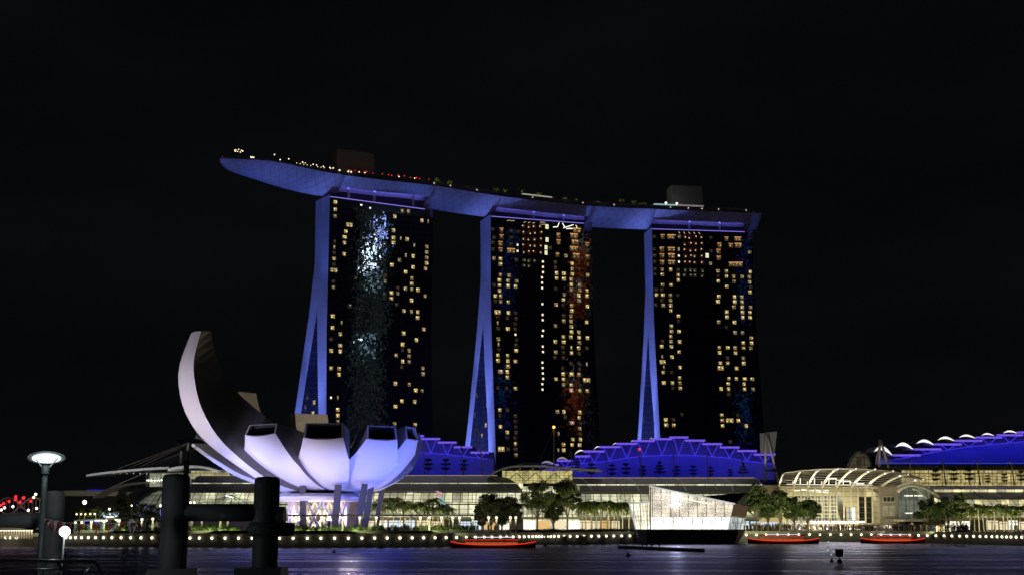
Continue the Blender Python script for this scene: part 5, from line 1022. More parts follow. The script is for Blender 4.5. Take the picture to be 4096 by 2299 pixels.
# ================================================================ tour boats
M_hull_b = pbr('boat_hull', (.10, .035, .02), .5); M_boatroof = pbr('boat_roof', (.14, .10, .07), .6); M_redled = glow('red_led', (1, .03, .012), .95); M_wled = glow('white_led', (.85, .88, 1), 1.1); M_orange = glow('cabin_glow', (1, .25, .06), .35)
def boat(loc, L, label):
    t = thing('tour_boat', label, 'boat', loc, 'tour boats with red lights'); o = Vector(loc); n = 14; rows = []
    for i in range(n + 1):
        f = i / n; x = (f - .5) * L; w = 1.9 * (1 - abs(2 * f - 1) ** 3) + .12; sh = .75 + .75 * abs(2 * f - 1) ** 3
        rows.append([o + Vector((x, -w, sh)), o + Vector((x, -w * .8, .1)), o + Vector((x, 0, -.35)), o + Vector((x, w * .8, .1)), o + Vector((x, w, sh))])
    mb = MB(); mb.grid(rows); mb.grid([[r[0] for r in rows], [r[4] for r in rows]]); put('hull', mb, M_hull_b, t)
    mb = MB(); mb.tube([r[0] + Vector((0, -.06, .05)) for r in rows], .13, 5); put('gunwale_lights', mb, M_redled, t)
    a, b = -.34 * L, .30 * L; mb = MB(); mb.grid([[o + Vector((x, y, 2.15 + .25 * (1 - (y / 1.7) ** 2))) for y in (-1.7, -.9, 0, .9, 1.7)] for x in (a, (a + b) / 2, b)]); mb.grid([[o + Vector((x, y, 2.05)) for y in (-1.7, 1.7)] for x in (a, b)]); rf = put('cabin_roof', mb, M_boatroof, t)
    mb = MB(); mb.bar(o + Vector((a, -1.75, 2.02)), o + Vector((b, -1.75, 2.02)), .13); put('eave_lights', mb, M_redled, rf)
    mb = MB(); mb.bar(o + Vector((a * .7, 0, 2.62)), o + Vector((b * .8, 0, 2.62)), .16); put('roof_light', mb, M_wled, rf)
    mb = MB()
    for k in range(9):
        x = lerp(a, b, k / 8)
        for y in (-1.5, 1.5): mb.bar(o + Vector((x, y, .7)), o + Vector((x, y, 2.1)), .09)
    put('roof_posts', mb, M_dark, t)
    mb = MB(); mb.box(o + Vector(((a + b) / 2, .6, 1.05)), ((b - a) * .96, 1.2, .7)); put('cabin', mb, M_orange, t)
    return t
p = pc('C', 980, 1192, 338); boat((p.x, 336, 0), 21, 'wooden tour boat with red and white lights, left of the glass island pavilion')
p = pc('V', 1870, 1160, 400); boat((p.x, 402, 0), 21, 'wooden tour boat with red and white lights, just right of the glass island pavilion')
p = pc('R', 1060, 1160, 404); boat((p.x, 404, 0), 19, 'wooden tour boat with red and white lights, farthest right before the crowd')
# floating boom and buoys
fb = thing('floating_boom', 'low dark floating boom with four mooring posts before the glass island pavilion', 'boom', pc('V', 770, 1220, 320))
pa, pb = pc('V', 395, 1195, 330), pc('V', 1140, 1240, 292); pa.z = pb.z = .25
mb = MB(); mb.bar(pa, pb, .9, .9); put('float', mb, pbr('boom_black', (.012, .012, .012), .7), fb)
for x in (620, 660, 708, 775):
    f = (x - 395) / 745; c = pa.lerp(pb, f); mb = MB(); mb.lathe(c, [(.01, .3), (.14, .3), (.16, .9), (.4, 1.15), (.36, 1.3), (.01, 1.32)], 10); put('mooring_post', mb, M_darkwall, fb)
bm_ = thing('channel_marker', 'red square channel marker on a buoy standing in the water, far right', 'buoy', pc('R', 585, 1320, 216)); w0 = pc('R', 585, 1320, 216); w0.z = 0
mb = MB(); mb.lathe(w0, [(.01, -.3), (.35, -.2), (.42, .2), (.3, .55), (.08, .6), (.06, 1.1)], 12); put('float', mb, pbr('buoy_dark_red', (.08, .01, .01), .5), bm_, smooth=True)
mb = MB(); mb.box(w0 + Vector((0, 0, 1.55)), (1.25, .1, 1.2)); bd = put('board', mb, pbr('marker_red', (.22, .02, .02), .5), bm_)
mb = MB(); mb.box(w0 + Vector((0, -.07, 1.6)), (.8, .03, .3)); put('board_stripe', mb, pbr('marker_white', (.3, .28, .28), .6), bd)
w1 = pc('R', 512, 1312, 220); w1.z = 0
bs = thing('mooring_buoy', 'small dark buoy with a thin lit pole beside the red channel marker', 'buoy', w1); mb = MB(); mb.lathe(w1, [(.01, -.2), (.3, -.1), (.36, .15), (.1, .4)], 10); put('float', mb, M_darkwall, bs); mb = MB(); mb.tube([w1, w1 + Vector((0, 0, 1.2)), w1 + Vector((-.5, 0, 2.2)), w1 + Vector((-.4, 0, 3.2))], .05, 5); put('pole', mb, M_dark, bs)
mb = MB(); [mb.ball(w1 + Vector(v), .1, 4) for v in ((0, 0, 1.2), (-.5, 0, 1.9), (-.4, 0, 3.2))]; put('pole_lamp', mb, glow('buoy_lamp', (.6, .75, 1), 1.5), bs)
bmsh = MB(); bmsh.lathe((0, 0, 0), [(.01, -.25), (.4, -.1), (.48, .15), (.3, .42), (.12, .55), (.1, .9), (.01, .95)], 10); bme = bmsh.mesh('mooring_buoy', pbr('buoy_black', (.02, .02, .02), .6))
for c, x, y, lab in (('C', 50, 1225, 'small dark round buoy on the water just right of the right mooring post'), ('C', 1285, 1216, 'small dark round buoy on the water behind the tour boat stern'), ('C', 1410, 1205, 'small dark round buoy farther along toward the glass island pavilion'), ('V', 475, 1278, 'small dark round buoy in front of the floating boom'), ('C', -340, 1262, 'small dark round buoy below the lotus museum, nearest the camera')):
    r = pc(c, x, y, 300); k = CAMZ / (CAMZ - r.z) if r.z < CAMZ else 1; o = bpy.data.objects.new('mooring_buoy', bme); COL.objects.link(o); o.location = (r.x * k, 300 * k, 0); tag(o, lab, 'buoy', 'dark buoys on the bay')
# ================================================================ theatre and bridge (left)
l_ = lambda x, y, Y: pc('L', x, y, Y)
th = thing('theatre', 'glass theatre building with two long upswept wing roofs, left of the lotus museum', 'theatre', l_(1400, 960, 500))
def plate2(name, ptsL, Y0, Y1, dz, m, rise=1.0):
    a = [l_(x, y, Y0) for x, y in ptsL]; b = [Vector((p.x + 2, Y1, p.z + rise)) for p in a]; d = Vector((0, 0, dz))
    mb = MB(); mb.grid([a, b, [p - d for p in b], [p - d for p in a], a]); mb.face([a[0], b[0], b[0] - d, a[0] - d]); mb.face([a[-1], b[-1], b[-1] - d, a[-1] - d]); return put(name, mb, m, th)
plate2('wing_roof', [(715, 612), (800, 599), (890, 588), (1040, 573), (1200, 558), (1300, 552), (1400, 548)], 490, 516, .8, M_vroof)
plate2('upper_roof', [(1388, 566), (1450, 547), (1550, 537), (1650, 539), (1735, 553), (1800, 575)], 487, 516, .9, M_vroof)
plate2('lower_wing', [(770, 795), (820, 763), (900, 724), (1000, 696), (1100, 681), (1205, 674)], 480, 486, .7, M_mullw, .4)
for k in range(8): mb = MB(); mb.bar(l_(1215 - k * 55, 606 - k * .5, 492), l_(1160 - k * 55 + 60, 585 + k * 2, 505), .35); put('roof_bracket', mb, M_mullw, th)
def glz(u0, u1, v0, v1, Y, nx, nz, m): glazed('t', (l_(u0, 0, Y).x / Y * FP * 0 + (u0 * .4833) * .6289), (u1 * .4833) * .6289, (1600 + v0 * .4833) * .6289, (1600 + v1 * .4833) * .6289, Y, nx, nz, m, th, 4)
glz(1212, 1560, 598, 712, 496, 12, 4, interior('theatre_interior', (.52, .54, .36), .6, 5, 6, .35)); glz(1560, 1880, 578, 648, 494, 10, 3, interior('theatre_gold', (.66, .58, .28), .75, 5, 6, .3))
dc = l_(1440, 900, 482); dc.z = 4; rx, rz = (1440 - 1050) * .4833 / FP * 482, l_(1440, 700, 482).z - 4
prof = [(rx * math.cos(t), rz * math.sin(t)) for t in [i * math.pi / 2 / 9 for i in range(10)]]
mb = MB(); rows = [[dc + Vector((r * math.cos(a), r * .55 * math.sin(a), z)) for a in [math.pi + k * math.pi / 20 for k in range(21)]] for r, z in prof]; mb.grid(rows); put('dome_glass', mb, M_pane, th, fix=False)
mb = MB(); mb.grid([[dc + (p - dc) * .93 for p in r] for r in rows], [[(k * 2.2, i * 2.2) for k in range(21)] for i in range(10)]); put('dome_interior', mb, interior('dome_interior_light', (.50, .52, .38), .40, 3, 4, .6), th, fix=False)
mb = MB()
for r in rows: [mb.bar(a, b, .16) for a, b in zip(r, r[1:])]
for k in range(21): [mb.bar(rows[i][k], rows[i + 1][k], .16) for i in range(9)]
put('dome_ribs', mb, M_mull, th)
mb = MB()
for (a, b) in (((1500, 420), (1495, 545)), ((1560, 350), (1545, 480))): mb.tube([l_(*b, 500), l_(*a, 500)], .5, 7)
put('mast', mb, M_mast, th)
mb = MB()
for a, b in (((1545, 355), (965, 570)), ((1545, 360), (1060, 562)), ((1545, 365), (1150, 555)), ((1500, 430), (1215, 545)), ((1500, 432), (1290, 540)), ((1500, 436), (1380, 540)), ((1480, 480), (810, 765))): mb.tube([l_(*a, 499), l_(*b, 494)], .05, 4)
put('cables', mb, M_mast, th)
area('theatre_roof_light', l_(1300, 640, 482), l_(1350, 560, 500), 70, .6, (.8, .8, .7), 4000)
db = thing('dark_building', 'dark low building with a pale roof band and thin blue light line, far left', 'building', l_(790, 930, 540))
mb = MB(); mb.prism([l_(500, 1000, 540), l_(1120, 1000, 540), l_(1120, 790, 540), l_(500, 790, 540)], (0, 30, 0)); put('wall', mb, M_darkwall, db)
mb = MB(); top_ = [(515, 748), (640, 745), (800, 748), (950, 754), (1100, 760)]; mb.grid([[l_(x, y, 536) for x, y in top_], [l_(x, 790, 536) for x, y in top_]]); mb.grid([[l_(x, y, 536) for x, y in top_], [l_(x, y, 536) + Vector((0, 30, 2)) for x, y in top_]]); put('roof_band', mb, M_cream, db, fix=False)
mb = MB(); mb.bar(l_(720, 741, 538), l_(960, 744, 538), .25); put('blue_line', mb, glow('blue_line', (.03, .05, 1), .5), db); spot('band_light', l_(800, 960, 500), l_(800, 765, 536), 70, (1, .9, .85), 2500, .4)
# glass pyramid
py = thing('glass_pyramid', 'dark glass pyramid with a white lit bar, seen between the two mooring posts', 'glass roof', l_(1840, 870, 428))
ap = l_(1872, 778, 424); b0, b1 = l_(1590, 868, 420), l_(2080, 868, 420); b2, b3 = b1 + Vector((4, 22, 0)), b0 + Vector((-4, 22, 0))
mb = MB(); [mb.face([a, b, ap + Vector((0, 8, 0))]) for a, b in ((b0, b1), (b1, b2), (b2, b3), (b3, b0))]; put('glass_skin', mb, M_pane, py, fix=False)
point('pyramid_light', ap + Vector((0, 9, -5)), (.45, .6, 1), 900, .4)
mb = MB()
for k in range(7): mb.bar(b0.lerp(b1, k / 6) + Vector((0, -.1, 0)), ap + Vector((0, 7.9, 0)), .14)
mb.bar(b0, b1, .2); put('pyramid_bars', mb, M_fin, py)
mb = MB(); mb.bar(l_(1866, 787, 419), l_(1930, 803, 419), .55, .3); put('light_bar', mb, glow('pyramid_light', (.95, .98, 1), 1.6), py)
mb = MB(); mb.prism([b0 - Vector((0, 0, b0.z - 3.4)), b1 - Vector((0, 0, b1.z - 3.4)), b2 - Vector((0, 0, b2.z - 3.4)), b3 - Vector((0, 0, b3.z - 3.4))], (0, 0, b0.z - 3.5)); put('pyramid_base', mb, M_pier, py)
# helix footbridge with red lamps
hb = thing('footbridge', 'curved tubular footbridge with red lamps at the far left edge', 'bridge', l_(0, 930, 375))
def hp(f, y): return l_(-260 + f * 620, y, lerp(380, 374, f))
for ph, nm in ((0, 'helix_tube'), (math.pi, 'helix_tube')):
    mb = MB(); mb.tube([hp(i / 40, 870 + 68 * math.sin(i / 40 * 9 + ph)) for i in range(41)], .22, 6); put(nm, mb, M_mast, hb, smooth=True)
mb = MB(); mb.bar(hp(0, 935), hp(1, 935), 3, .5); put('deck', mb, M_quay, hb)
mb = MB(); [mb.tube([hp(i / 20, 935), hp(i / 20, 800)], .06, 4) for i in range(21)]; put('hanger', mb, M_mast, hb)
for x, y in ((4, 866), (30, 853), (75, 835), (130, 818), (130, 795), (197, 803), (193, 808), (255, 833), (165, 840)): mb = MB(); mb.ball(l_(x, y, 373), .42, 4); put('red_lamp', mb, M_redlamp, hb)
for x, y in ((38, 888), (107, 878), (235, 908), (303, 892), (10, 905)): mb = MB(); mb.ball(l_(x, y, 373), .35, 4); put('white_lamp', mb, M_whitelamp, hb)
bl_ = thing('lit_balustrade', 'row of up-lit pale posts on the quay under the footbridge, far left', 'balustrade', l_(140, 1140, 352))
for k in range(14): x = -10 + k * 21; mb = MB(); mb.tube([l_(x, 1142, 352), l_(x, 1072, 352)], .22, 6); q_ = put('post', mb, M_post, bl_); mb = MB(); mb.tube([l_(x, 1082, 351.9), l_(x, 1072, 351.9)], .26, 6); put('post_light', mb, glow_post, q_)
mb = MB(); mb.prism([l_(-60, 1066, 351), l_(290, 1066, 351), l_(290, 1052, 351), l_(-60, 1052, 351)], (0, 4, 0)); put('beam', mb, M_quay, bl_); area('balustrade_light', l_(130, 1072, 350), l_(130, 1140, 352.4), 28, .3, (1, .85, .55), 300)
def street(x, y, yb, Y, n, label, m=M_whitelamp, r=.32):
    a, b = l_(x, yb, Y), l_(x, y, Y); t = thing('street_lamp', label, 'street lamp', a); mb = MB(); mb.tube([a, b], .1, 6); put('pole', mb, M_dark, t)
    for k in range(n): mb = MB(); mb.ball(b + Vector(((k - (n - 1) / 2) * 1.2, 0, .2)), r, 4); put('lamp', mb, m, t)
street(700, 848, 985, 395, 1, 'tall street lamp with one bright white lamp behind the left palms', r=.62)
street(278, 808, 935, 372, 1, 'street lamp with one warm lamp at the right end of the footbridge', M_warm, .4); street(295, 782, 935, 392, 1, 'street lamp with a bluish white lamp above the footbridge end', r=.4)
street(905, 905, 985, 395, 1, 'street lamp with a small white lamp left of the dark trees'); street(1090, 875, 985, 400, 1, 'street lamp with a tiny lamp seen through the dark trees', r=.25); street(1330, 876, 985, 400, 1, 'street lamp with a white lamp at the glass dome foot', r=.4)
street(670, 947, 1000, 372, 3, 'three-lamp post under the left palms', M_warm, .28); street(765, 945, 1000, 372, 2, 'two-lamp post right of the left palms', M_warm, .28)
for xs_, lab in (((1575, 1600), 'pair of white lamps under the barrel roof right of the tall mooring post'),): street(1592, 850, 985, 420, 2, lab)
kc = thing('light_kiosk', 'small kiosk with a bright white canopy light behind the flags', 'kiosk', l_(835, 1010, 368)); mb = MB(); mb.box(l_(835, 1022, 368), (5, 3, 2.4)); put('wall', mb, M_pier, kc); mb = MB(); mb.box(l_(835, 991, 366.4), (3.4, .4, .7)); put('canopy_light', mb, glow('kiosk_glow', (.95, .95, 1), 2.2), kc); mb = MB(); mb.bar(l_(690, 997, 366), l_(880, 996, 366), .2); put('blue_strip', mb, glow('kiosk_blue', (.1, .12, 1), 1), kc)
sl = thing('string_lights', 'arc of small round festoon lamps left of the dark trees', 'string lights', l_(930, 975, 366)); mb = MB(); mb.tube([l_(885 + k * 15, 966 + (0 if k < 3 else (k - 3) * 11), 366) for k in range(8)], .04, 4); put('wire', mb, M_dark, sl)
for k in range(9): mb = MB(); mb.ball(l_(885 + k * 12, 967 + (0 if k < 4 else (k - 4) * 8), 366), .3, 4); put('bulb', mb, M_warm, sl)
# ================================================================ foreground jetty
YF = 31.0
M_pile = pbr('pile_paint', (.26, .26, .26), .55, var=.12, scale=3.0, bump=.05); M_steelrail = pbr('brushed_rail', (.62, .63, .65), .35, metal=.3, var=.15, scale=6); M_lampgrey = pbr('lamp_grey', (.20, .23, .23), .45, var=.1, scale=8)
F = lambda x, y, Y=YF: pc('F', x, y, Y)
Q = lambda x, y, Y=YF: pc('Q', x, y, Y)
S_ = lambda x, y, Y=YF: pc('S', x, y, Y)
dk = MB(); dk.box((-14, 28.5, 4.2), (16, 8, .5)); put('jetty_deck', dk, M_quay, kind='structure')
def pile(par, p, r, zt, name='post', zb=-1.5):
    mb = MB(); mb.lathe((p.x, p.y, 0), [(r * 1.0, zb), (r, zt - .16), (r * .97, zt - .07), (r * .86, zt - .02), (r * .7, zt), (.001, zt + .015)], 32); return put(name, mb, M_pile, par, smooth=True)
pl_ = Q(910, 320); pr_ = S_(1415, 560); md = thing('mooring_posts', 'pair of thick round grey posts joined by a crossbeam in front of the lotus museum', 'mooring posts', (pl_.x, YF, 0))
pile(md, pl_, .315, pl_.z); pile(md, pr_, .292, pr_.z)
z0, z1 = S_(900, 890).z, S_(900, 1095).z; zc, rb = (z0 + z1) / 2, (z0 - z1) / 2
mb = MB(); mb.tube([(pl_.x, YF, zc), (pr_.x, YF, zc)], rb, 24); put('crossbeam', mb, M_pile, md, smooth=True)
mb = MB(); e0 = S_(1625, 1045); mb.tube([(pr_.x, YF, e0.z), (e0.x - .12, YF, e0.z)], .20, 20); mb.lathe((0, 0, 0), [(.001, 0), (.24, 0), (.24, .14), (.001, .14)], 24, rot=Matrix.Rotation(R(90), 3, 'Y')); n0 = len(mb.v) - 4 * 24
for i in range(n0, len(mb.v)): mb.v[i] = mb.v[i] + Vector((e0.x - .14, YF, e0.z))
put('stub_pipe', mb, M_pile, md, smooth=False)
mb = MB(); c = S_(1585, 1190); mb.lathe((pr_.x, YF, c.z), [(.292, -.16), (.36, -.14), (.40, -.05), (.40, .05), (.36, .14), (.292, .16)], 28); mb.tube([(pr_.x, YF, c.z), (S_(1735, 1190).x, YF, c.z)], .15, 16); put('collar', mb, M_pile, md, smooth=True)
for p, x0, x1, y0 in ((pl_, Q(700, 0).x, Q(1125, 0).x, Q(0, 1372).z), (pr_, l_(2015, 0, YF).x, l_(2390, 0, YF).x, l_(0, 1382, YF).z)):
    mb = MB(); mb.box(((x0 + x1) / 2, YF + .1, y0 - .35), (x1 - x0, 1.1, .7)); put('pile_cap', mb, M_pile, md)
pf = F(582, 560, 30); ml = thing('mooring_post', 'single thick grey post with a side pipe behind the lit lamp post', 'mooring post', (pf.x, 30, 0)); pile(ml, pf, .215, pf.z)
zz0, zz1 = F(0, 800, 30).z, F(0, 945, 30).z; mb = MB(); mb.tube([(pf.x, 30, (zz0 + zz1) / 2), (pf.x - 3.2, 30, (zz0 + zz1) / 2)], (zz0 - zz1) / 2, 20); put('side_pipe', mb, M_pile, ml, smooth=True)
def disc_lamp(label, crop, cx, cy, rpx, Y, tilt, roll, lit, post_pts, struts, collar):
    o = CROP[crop]; c = pc(crop, cx, cy, Y); r = rpx * o[2] / FP * Y
    base = pc(crop, *post_pts[-1], Y); base.z = 4.45
    t = thing('street_lamp', label, 'street lamp', base)
    rot = Matrix.Rotation(R(roll), 3, 'Y') @ Matrix.Rotation(R(tilt), 3, 'X')
    mb = MB(); mb.lathe(c, [(r * .02, .06), (r * .6, .055), (r * .95, .02), (r, 0), (r * .97, -.012)], 40, rot=rot); sh = put('lamp_shade', mb, M_lampgrey, t, smooth=True)
    mb = MB(); mb.lathe(c, [(r * .97, -.012), (r * .66, -.022), (.001, -.026)], 40, rot=rot)
    if lit:
        m, tt, b = mat('lamp_reflector_lit'); N, Lk = tt.nodes, tt.links; b.inputs['Base Color'].default_value = (.7, .75, .75, 1); b.inputs['Roughness'].default_value = .5
        put('reflector', mb, m, sh, smooth=True); mb = MB(); mb.lathe(c, [(r * .74, -.027), (r * .5, -.034), (.001, -.036)], 40, rot=rot); put('diffuser', mb, glow('lamp_diffuser', (.80, .95, 1.), 1.25), sh, smooth=True)
        point('street_lamp_light', c + rot @ Vector((0, 0, -.22)), (.75, .95, 1), 1.6, .12)
    else: put('reflector', mb, M_dark, sh, smooth=True)
    top = pc(crop, *collar[0], Y); bot = pc(crop, *collar[1], Y); w = collar[2] * o[2] / FP * Y
    mb = MB(); mb.tube([bot, top], w / 2, 16); put('collar', mb, M_lampgrey, t)
    pts = [Vector((base.x, Y, base.z)), Vector((bot.x, Y, bot.z))]; mb = MB(); mb.tube(pts, post_pts[0][2] * o[2] / FP * Y / 2 if len(post_pts[0]) > 2 else .055, 16); put('pole', mb, M_lampgrey, t, smooth=True)
    for a, b in struts: mb = MB(); mb.tube([pc(crop, *a, Y), pc(crop, *b, Y)], .012, 8); put('strut', mb, M_steelrail, t)
    return t
disc_lamp('lit street lamp with a glowing disc head on a slim pole, left foreground', 'F', 490, 203, 196, 29.5, -17, -6, True, [(0, 0, 56), (470, 380)], [((365, 204), (440, 306)), ((608, 214), (525, 306))], ((482, 290), (476, 378), 76))
disc_lamp('unlit street lamp with a dark tilted disc head behind the taller mooring post', 'L', 1573, 337, 128, 32.5, -3, 5, False, [(0, 0, 44), (1545, 490)], [((1455, 338), (1510, 430)), ((1632, 368), (1578, 430))], ((1548, 412), (1545, 490), 58))
# railing in the corner
ra = thing('jetty_railing', 'steel jetty railing with a bent end in the bottom left corner', 'railing', F(400, 1446, 27))
YR = 27.0; f_ = lambda x, y: F(x, y, YR)
for y, r, x1 in ((1290, .034, 985), (1375, .020, 690)): mb = MB(); mb.tube([f_(-300, y - 4), f_(x1, y + 14)], r, 12); put('rail', mb, M_steelrail, ra, smooth=True)
mb = MB(); mb.tube([f_(975, 1303), f_(1000, 1310), f_(1020, 1330), f_(1075, 1446), f_(1085, 1600)], .03, 12); put('end_post', mb, M_steelrail, ra, smooth=True)
mb = MB(); mb.tube([f_(600, 1300), f_(640, 1360), f_(690, 1400), f_(695, 1650)], .026, 12); put('post', mb, M_steelrail, ra, smooth=True)
mb = MB(); mb.tube([f_(975, 1345), f_(880, 1446), f_(760, 1600)], .022, 10); put('brace', mb, M_steelrail, ra, smooth=True)
mb = MB(); mb.tube([f_(510, 1446), f_(560, 1405), f_(630, 1410), f_(650, 1480)], .016, 8); put('brace', mb, M_steelrail, ra, smooth=True)
# bright bare lamp on a thin post
bp_ = F(682, 985, 28.5); bb = F(640, 1285, 28.5); lp = thing('post_lamp', 'small dazzling white lamp on a thin post beside the single mooring post', 'lamp', Vector((bb.x, 28.5, 4.45)))
mb = MB(); mb.tube([Vector((bb.x, 28.5, 4.45)), bp_ + Vector((0, 0, -.07))], .016, 8); put('pole', mb, M_steelrail, lp); mb = MB(); mb.ball(bp_, .11, 8, 1.0); put('globe', mb, glow('globe_white', (.9, .97, 1), 9), lp, smooth=True)
point('post_lamp_light', bp_ + Vector((.05, -.2, .05)), (.75, .9, 1), 13, .09)
# bunting
bu = thing('bunting', 'string of small red and white flags hanging between the mooring posts', 'bunting', F(900, 900, 29.5))
cord = [(430, 838), (520, 858), (600, 872), (700, 893), (860, 908), (1030, 905), (1200, 898), (1370, 882)]; cpt = [F(x, y, 29.5) for x, y in cord] + [Q(455, 868, 29.8), Q(600, 845, 30), Q(760, 815, 30.4)]
mb = MB(); mb.tube(cpt, .005, 4); put('cord', mb, M_post, bu)
M_fr = pbr('flag_red', (.45, .05, .05), .8); M_fw = pbr('flag_white', (.6, .62, .66), .8)
random.seed(4); cs = smooth_pts(cpt, 8)
for k in range(22):
    p = cs[int(3 + k * (len(cs) - 8) / 22)]; w, h = .085, random.uniform(.17, .27); sw = random.uniform(-.10, .02); mb = MB()
    rows_ = [[p + Vector((-w / 2 * (1 - j / 4) + sw * (j / 4) ** 1.5 + .02 * math.sin(j + k), .03 * math.sin(j * 1.7 + k), -h * j / 4)), p + Vector((w / 2 * (1 - j / 4.6) + sw * (j / 4) ** 1.5 + .02 * math.sin(j + k), .03 * math.cos(j * 1.3 + k), -h * j / 4))] for j in range(5)]
    mb.grid(rows_); put('flag', mb, M_fr if k % 2 else M_fw, bu, fix=False)
# ================================================================ trees, palms, people
M_bark = pbr('bark', (.14, .11, .075), .85, var=.3, scale=3); M_palmtrunk = pbr('palm_trunk', (.22, .19, .14), .8, var=.25, scale=4); M_palmleaf = pbr('palm_leaf', (.075, .105, .02), .55, var=.4, scale=1.5); M_leaf = pbr('leaf', (.055, .08, .025), .6, var=.5, scale=1.2); M_leafd = pbr('leaf_dark', (.03, .04, .016), .65, var=.5, scale=1.2)
def leafq(mb, c, s, up_=.3):
    d = Vector((random.uniform(-1, 1), random.uniform(-1, 1), random.uniform(-1, 1) + up_)).normalized(); e = d.cross(Vector((random.uniform(-1, 1), random.uniform(-1, 1), random.uniform(-1, 1)))).normalized()
    mb.face([c - e * s * .45, c + d * s, c + e * s * .45, c - d * s * .6])
def palm(seed, H=10.):
    random.seed(seed); tr = MB(); bend = Vector((random.uniform(-.5, .5), random.uniform(-.3, .3), 0)); hh = H * .70
    tr.tube([Vector((0, 0, 0)) + bend * (f ** 2) + Vector((0, 0, hh * f)) for f in [i / 6 for i in range(7)]], [.24, .2, .18, .17, .165, .16, .2], 7)
    top = bend + Vector((0, 0, hh)); tr.tube([top, top + Vector((0, 0, .9))], [.17, .08], 7)
    cr = MB(); n = 22
    for k in range(n):
        a = k * 2.399; el = random.uniform(.1, 1.35); L = random.uniform(.29, .36) * H; d = Vector((math.cos(a), math.sin(a), 0)); prev = None
        for j in range(10):
            f = j / 9; p = top + Vector((0, 0, .7)) + d * (L * f * math.cos(el * (1 - f * .5))) + Vector((0, 0, L * (math.sin(el) * f - .98 * f * f)))
            if prev is not None:
                tdir = (p - prev).normalized(); sd = tdir.cross(Vector((0, 0, 1))).normalized(); ll = L * .26 * (1 - .6 * abs(f - .4))
                for s in (-1, 1): tip = prev + sd * s * ll * .75 + tdir * ll * .5 + Vector((0, 0, -ll * random.uniform(.35, .75))); cr.face([prev, prev.lerp(p, .55), tip])
                for s in (-1, 1): q = prev.lerp(p, .5); tip = q + sd * s * ll * .7 + tdir * ll * .55 + Vector((0, 0, -ll * random.uniform(.3, .8))); cr.face([q, p, tip])
            prev = p
    return tr.mesh('trunk', M_palmtrunk, smooth=True), cr.mesh('crown', M_palmleaf, fix=False)
def broad(seed, H, Wd, leaf=M_leaf, n=1500, low=.38):
    random.seed(seed); tr = MB(); f0 = H * low
    Wd *= 1.18
    tr.tube([(0, 0, 0), (.1, 0, f0 * .5), (.05, .1, f0)], [.42, .32, .28], 8); cl = []
    for k in range(8):
        a = k * 2.4 + random.random(); r = Wd * random.uniform(.25, .8); z = H * random.uniform(low + .12, .93); rr = r * (1 - ((z / H - .62) / .5) ** 2 * .75); e = Vector((rr * math.cos(a), rr * .8 * math.sin(a), z)); tr.tube([(.05, .1, f0 * random.uniform(.7, 1)), e * .5 + Vector((0, 0, f0 * .45)), e], [.2, .13, .05], 5)
        cl.append((e, Wd * random.uniform(.26, .42)))
    for k in range(44):
        v = Vector((random.gauss(0, 1), random.gauss(0, 1), random.gauss(0, 1))).normalized() * random.random() ** .42
        cl.append((Vector((v.x * Wd * .82, v.y * Wd * .7, H * (low + .06) + (H * (.98 - low - .06)) * (.5 + .5 * v.z * .92))), Wd * random.uniform(.15, .27)))
    cr = MB(); tot = sum(s ** 2 for _, s in cl)
    for c, s in cl:
        for _ in range(int(n * s * s / tot)):
            v = Vector((random.gauss(0, 1), random.gauss(0, 1), random.gauss(0, 1))).normalized() * (random.random() ** .4); leafq(cr, c + Vector((v.x * s, v.y * s, v.z * s * .75)), random.uniform(.25, .48))
    return tr.mesh('trunk', M_bark, smooth=True), cr.mesh('crown', leaf, fix=False)
def tier(seed, H=5.5, cone=False):
    random.seed(seed); tr = MB(); tr.tube([(0, 0, 0), (0.05, 0, H)], [.12, .05], 6); cr = MB(); n = 4 if cone else 3
    for k in range(n):
        z = H * (.42 + .56 * k / (n - 1)); w = (2.5 * (1 - .72 * k / (n - 1))) if cone else (1.9 if k == n - 2 else 1.5 if k < n - 2 else 1.2)
        for _ in range(330):
            a = random.uniform(0, 6.283); r = w * random.random() ** .5; leafq(cr, Vector((r * math.cos(a), r * math.sin(a), z + random.uniform(-.75, .55) * (1.2 - r / w) + .10 * r)), random.uniform(.14, .3), .0)
        for j in range(5): a = j * 1.26 + k; tr.tube([(0, 0, z - .35), (w * .8 * math.cos(a), w * .8 * math.sin(a), z)], .04, 4)
    return tr.mesh('trunk', M_bark), cr.mesh('crown', M_leafd, fix=False)
def plant(name, meshes, label, cat, loc, rz=0., sc=(1, 1, 1), group=None):
    t = thing(name, label, cat, loc, group); t.rotation_euler = (0, 0, rz); t.scale = sc
    for nm, me in zip(('trunk', 'crown'), meshes): o = bpy.data.objects.new(nm, me); COL.objects.link(o); o.parent = t
    return t
palms = [palm(s) for s in (11, 12, 13, 14)]
random.seed(8)
def palm_row(us_, Y, vb, label, group):
    for i, (u, vt) in enumerate(us_):
        p = D(u, vb, Y + random.uniform(-3, 3)); p.z = 3.4; H = (D(u, vt, Y).z - 3.4) / .98; plant('palm_tree', palms[i % 4], label, 'palm tree', p, random.uniform(0, 6.28), (H / 10,) * 3, group)
palm_row([(963, 1238), (990, 1236), (1019, 1246), (1048, 1256), (1060, 1249), (1089, 1238), (1116, 1256), (1008, 1258), (1075, 1262), (948, 1252), (976, 1260), (1033, 1262), (1102, 1264), (1130, 1266)], 420, 1322, 'palm before the glazed arcade just right of the lotus museum', 'palms right of the lotus museum')
palm_row([(1465, 1249), (1487, 1246), (1510, 1248), (1532, 1250), (1554, 1252), (1474, 1262), (1500, 1258), (1528, 1246), (1545, 1262), (1566, 1250), (1582, 1254), (1600, 1258), (1616, 1262), (1632, 1250)], 424, 1322, 'palm before the glazed arcade left of the glass island pavilion', 'palms left of the glass island pavilion')
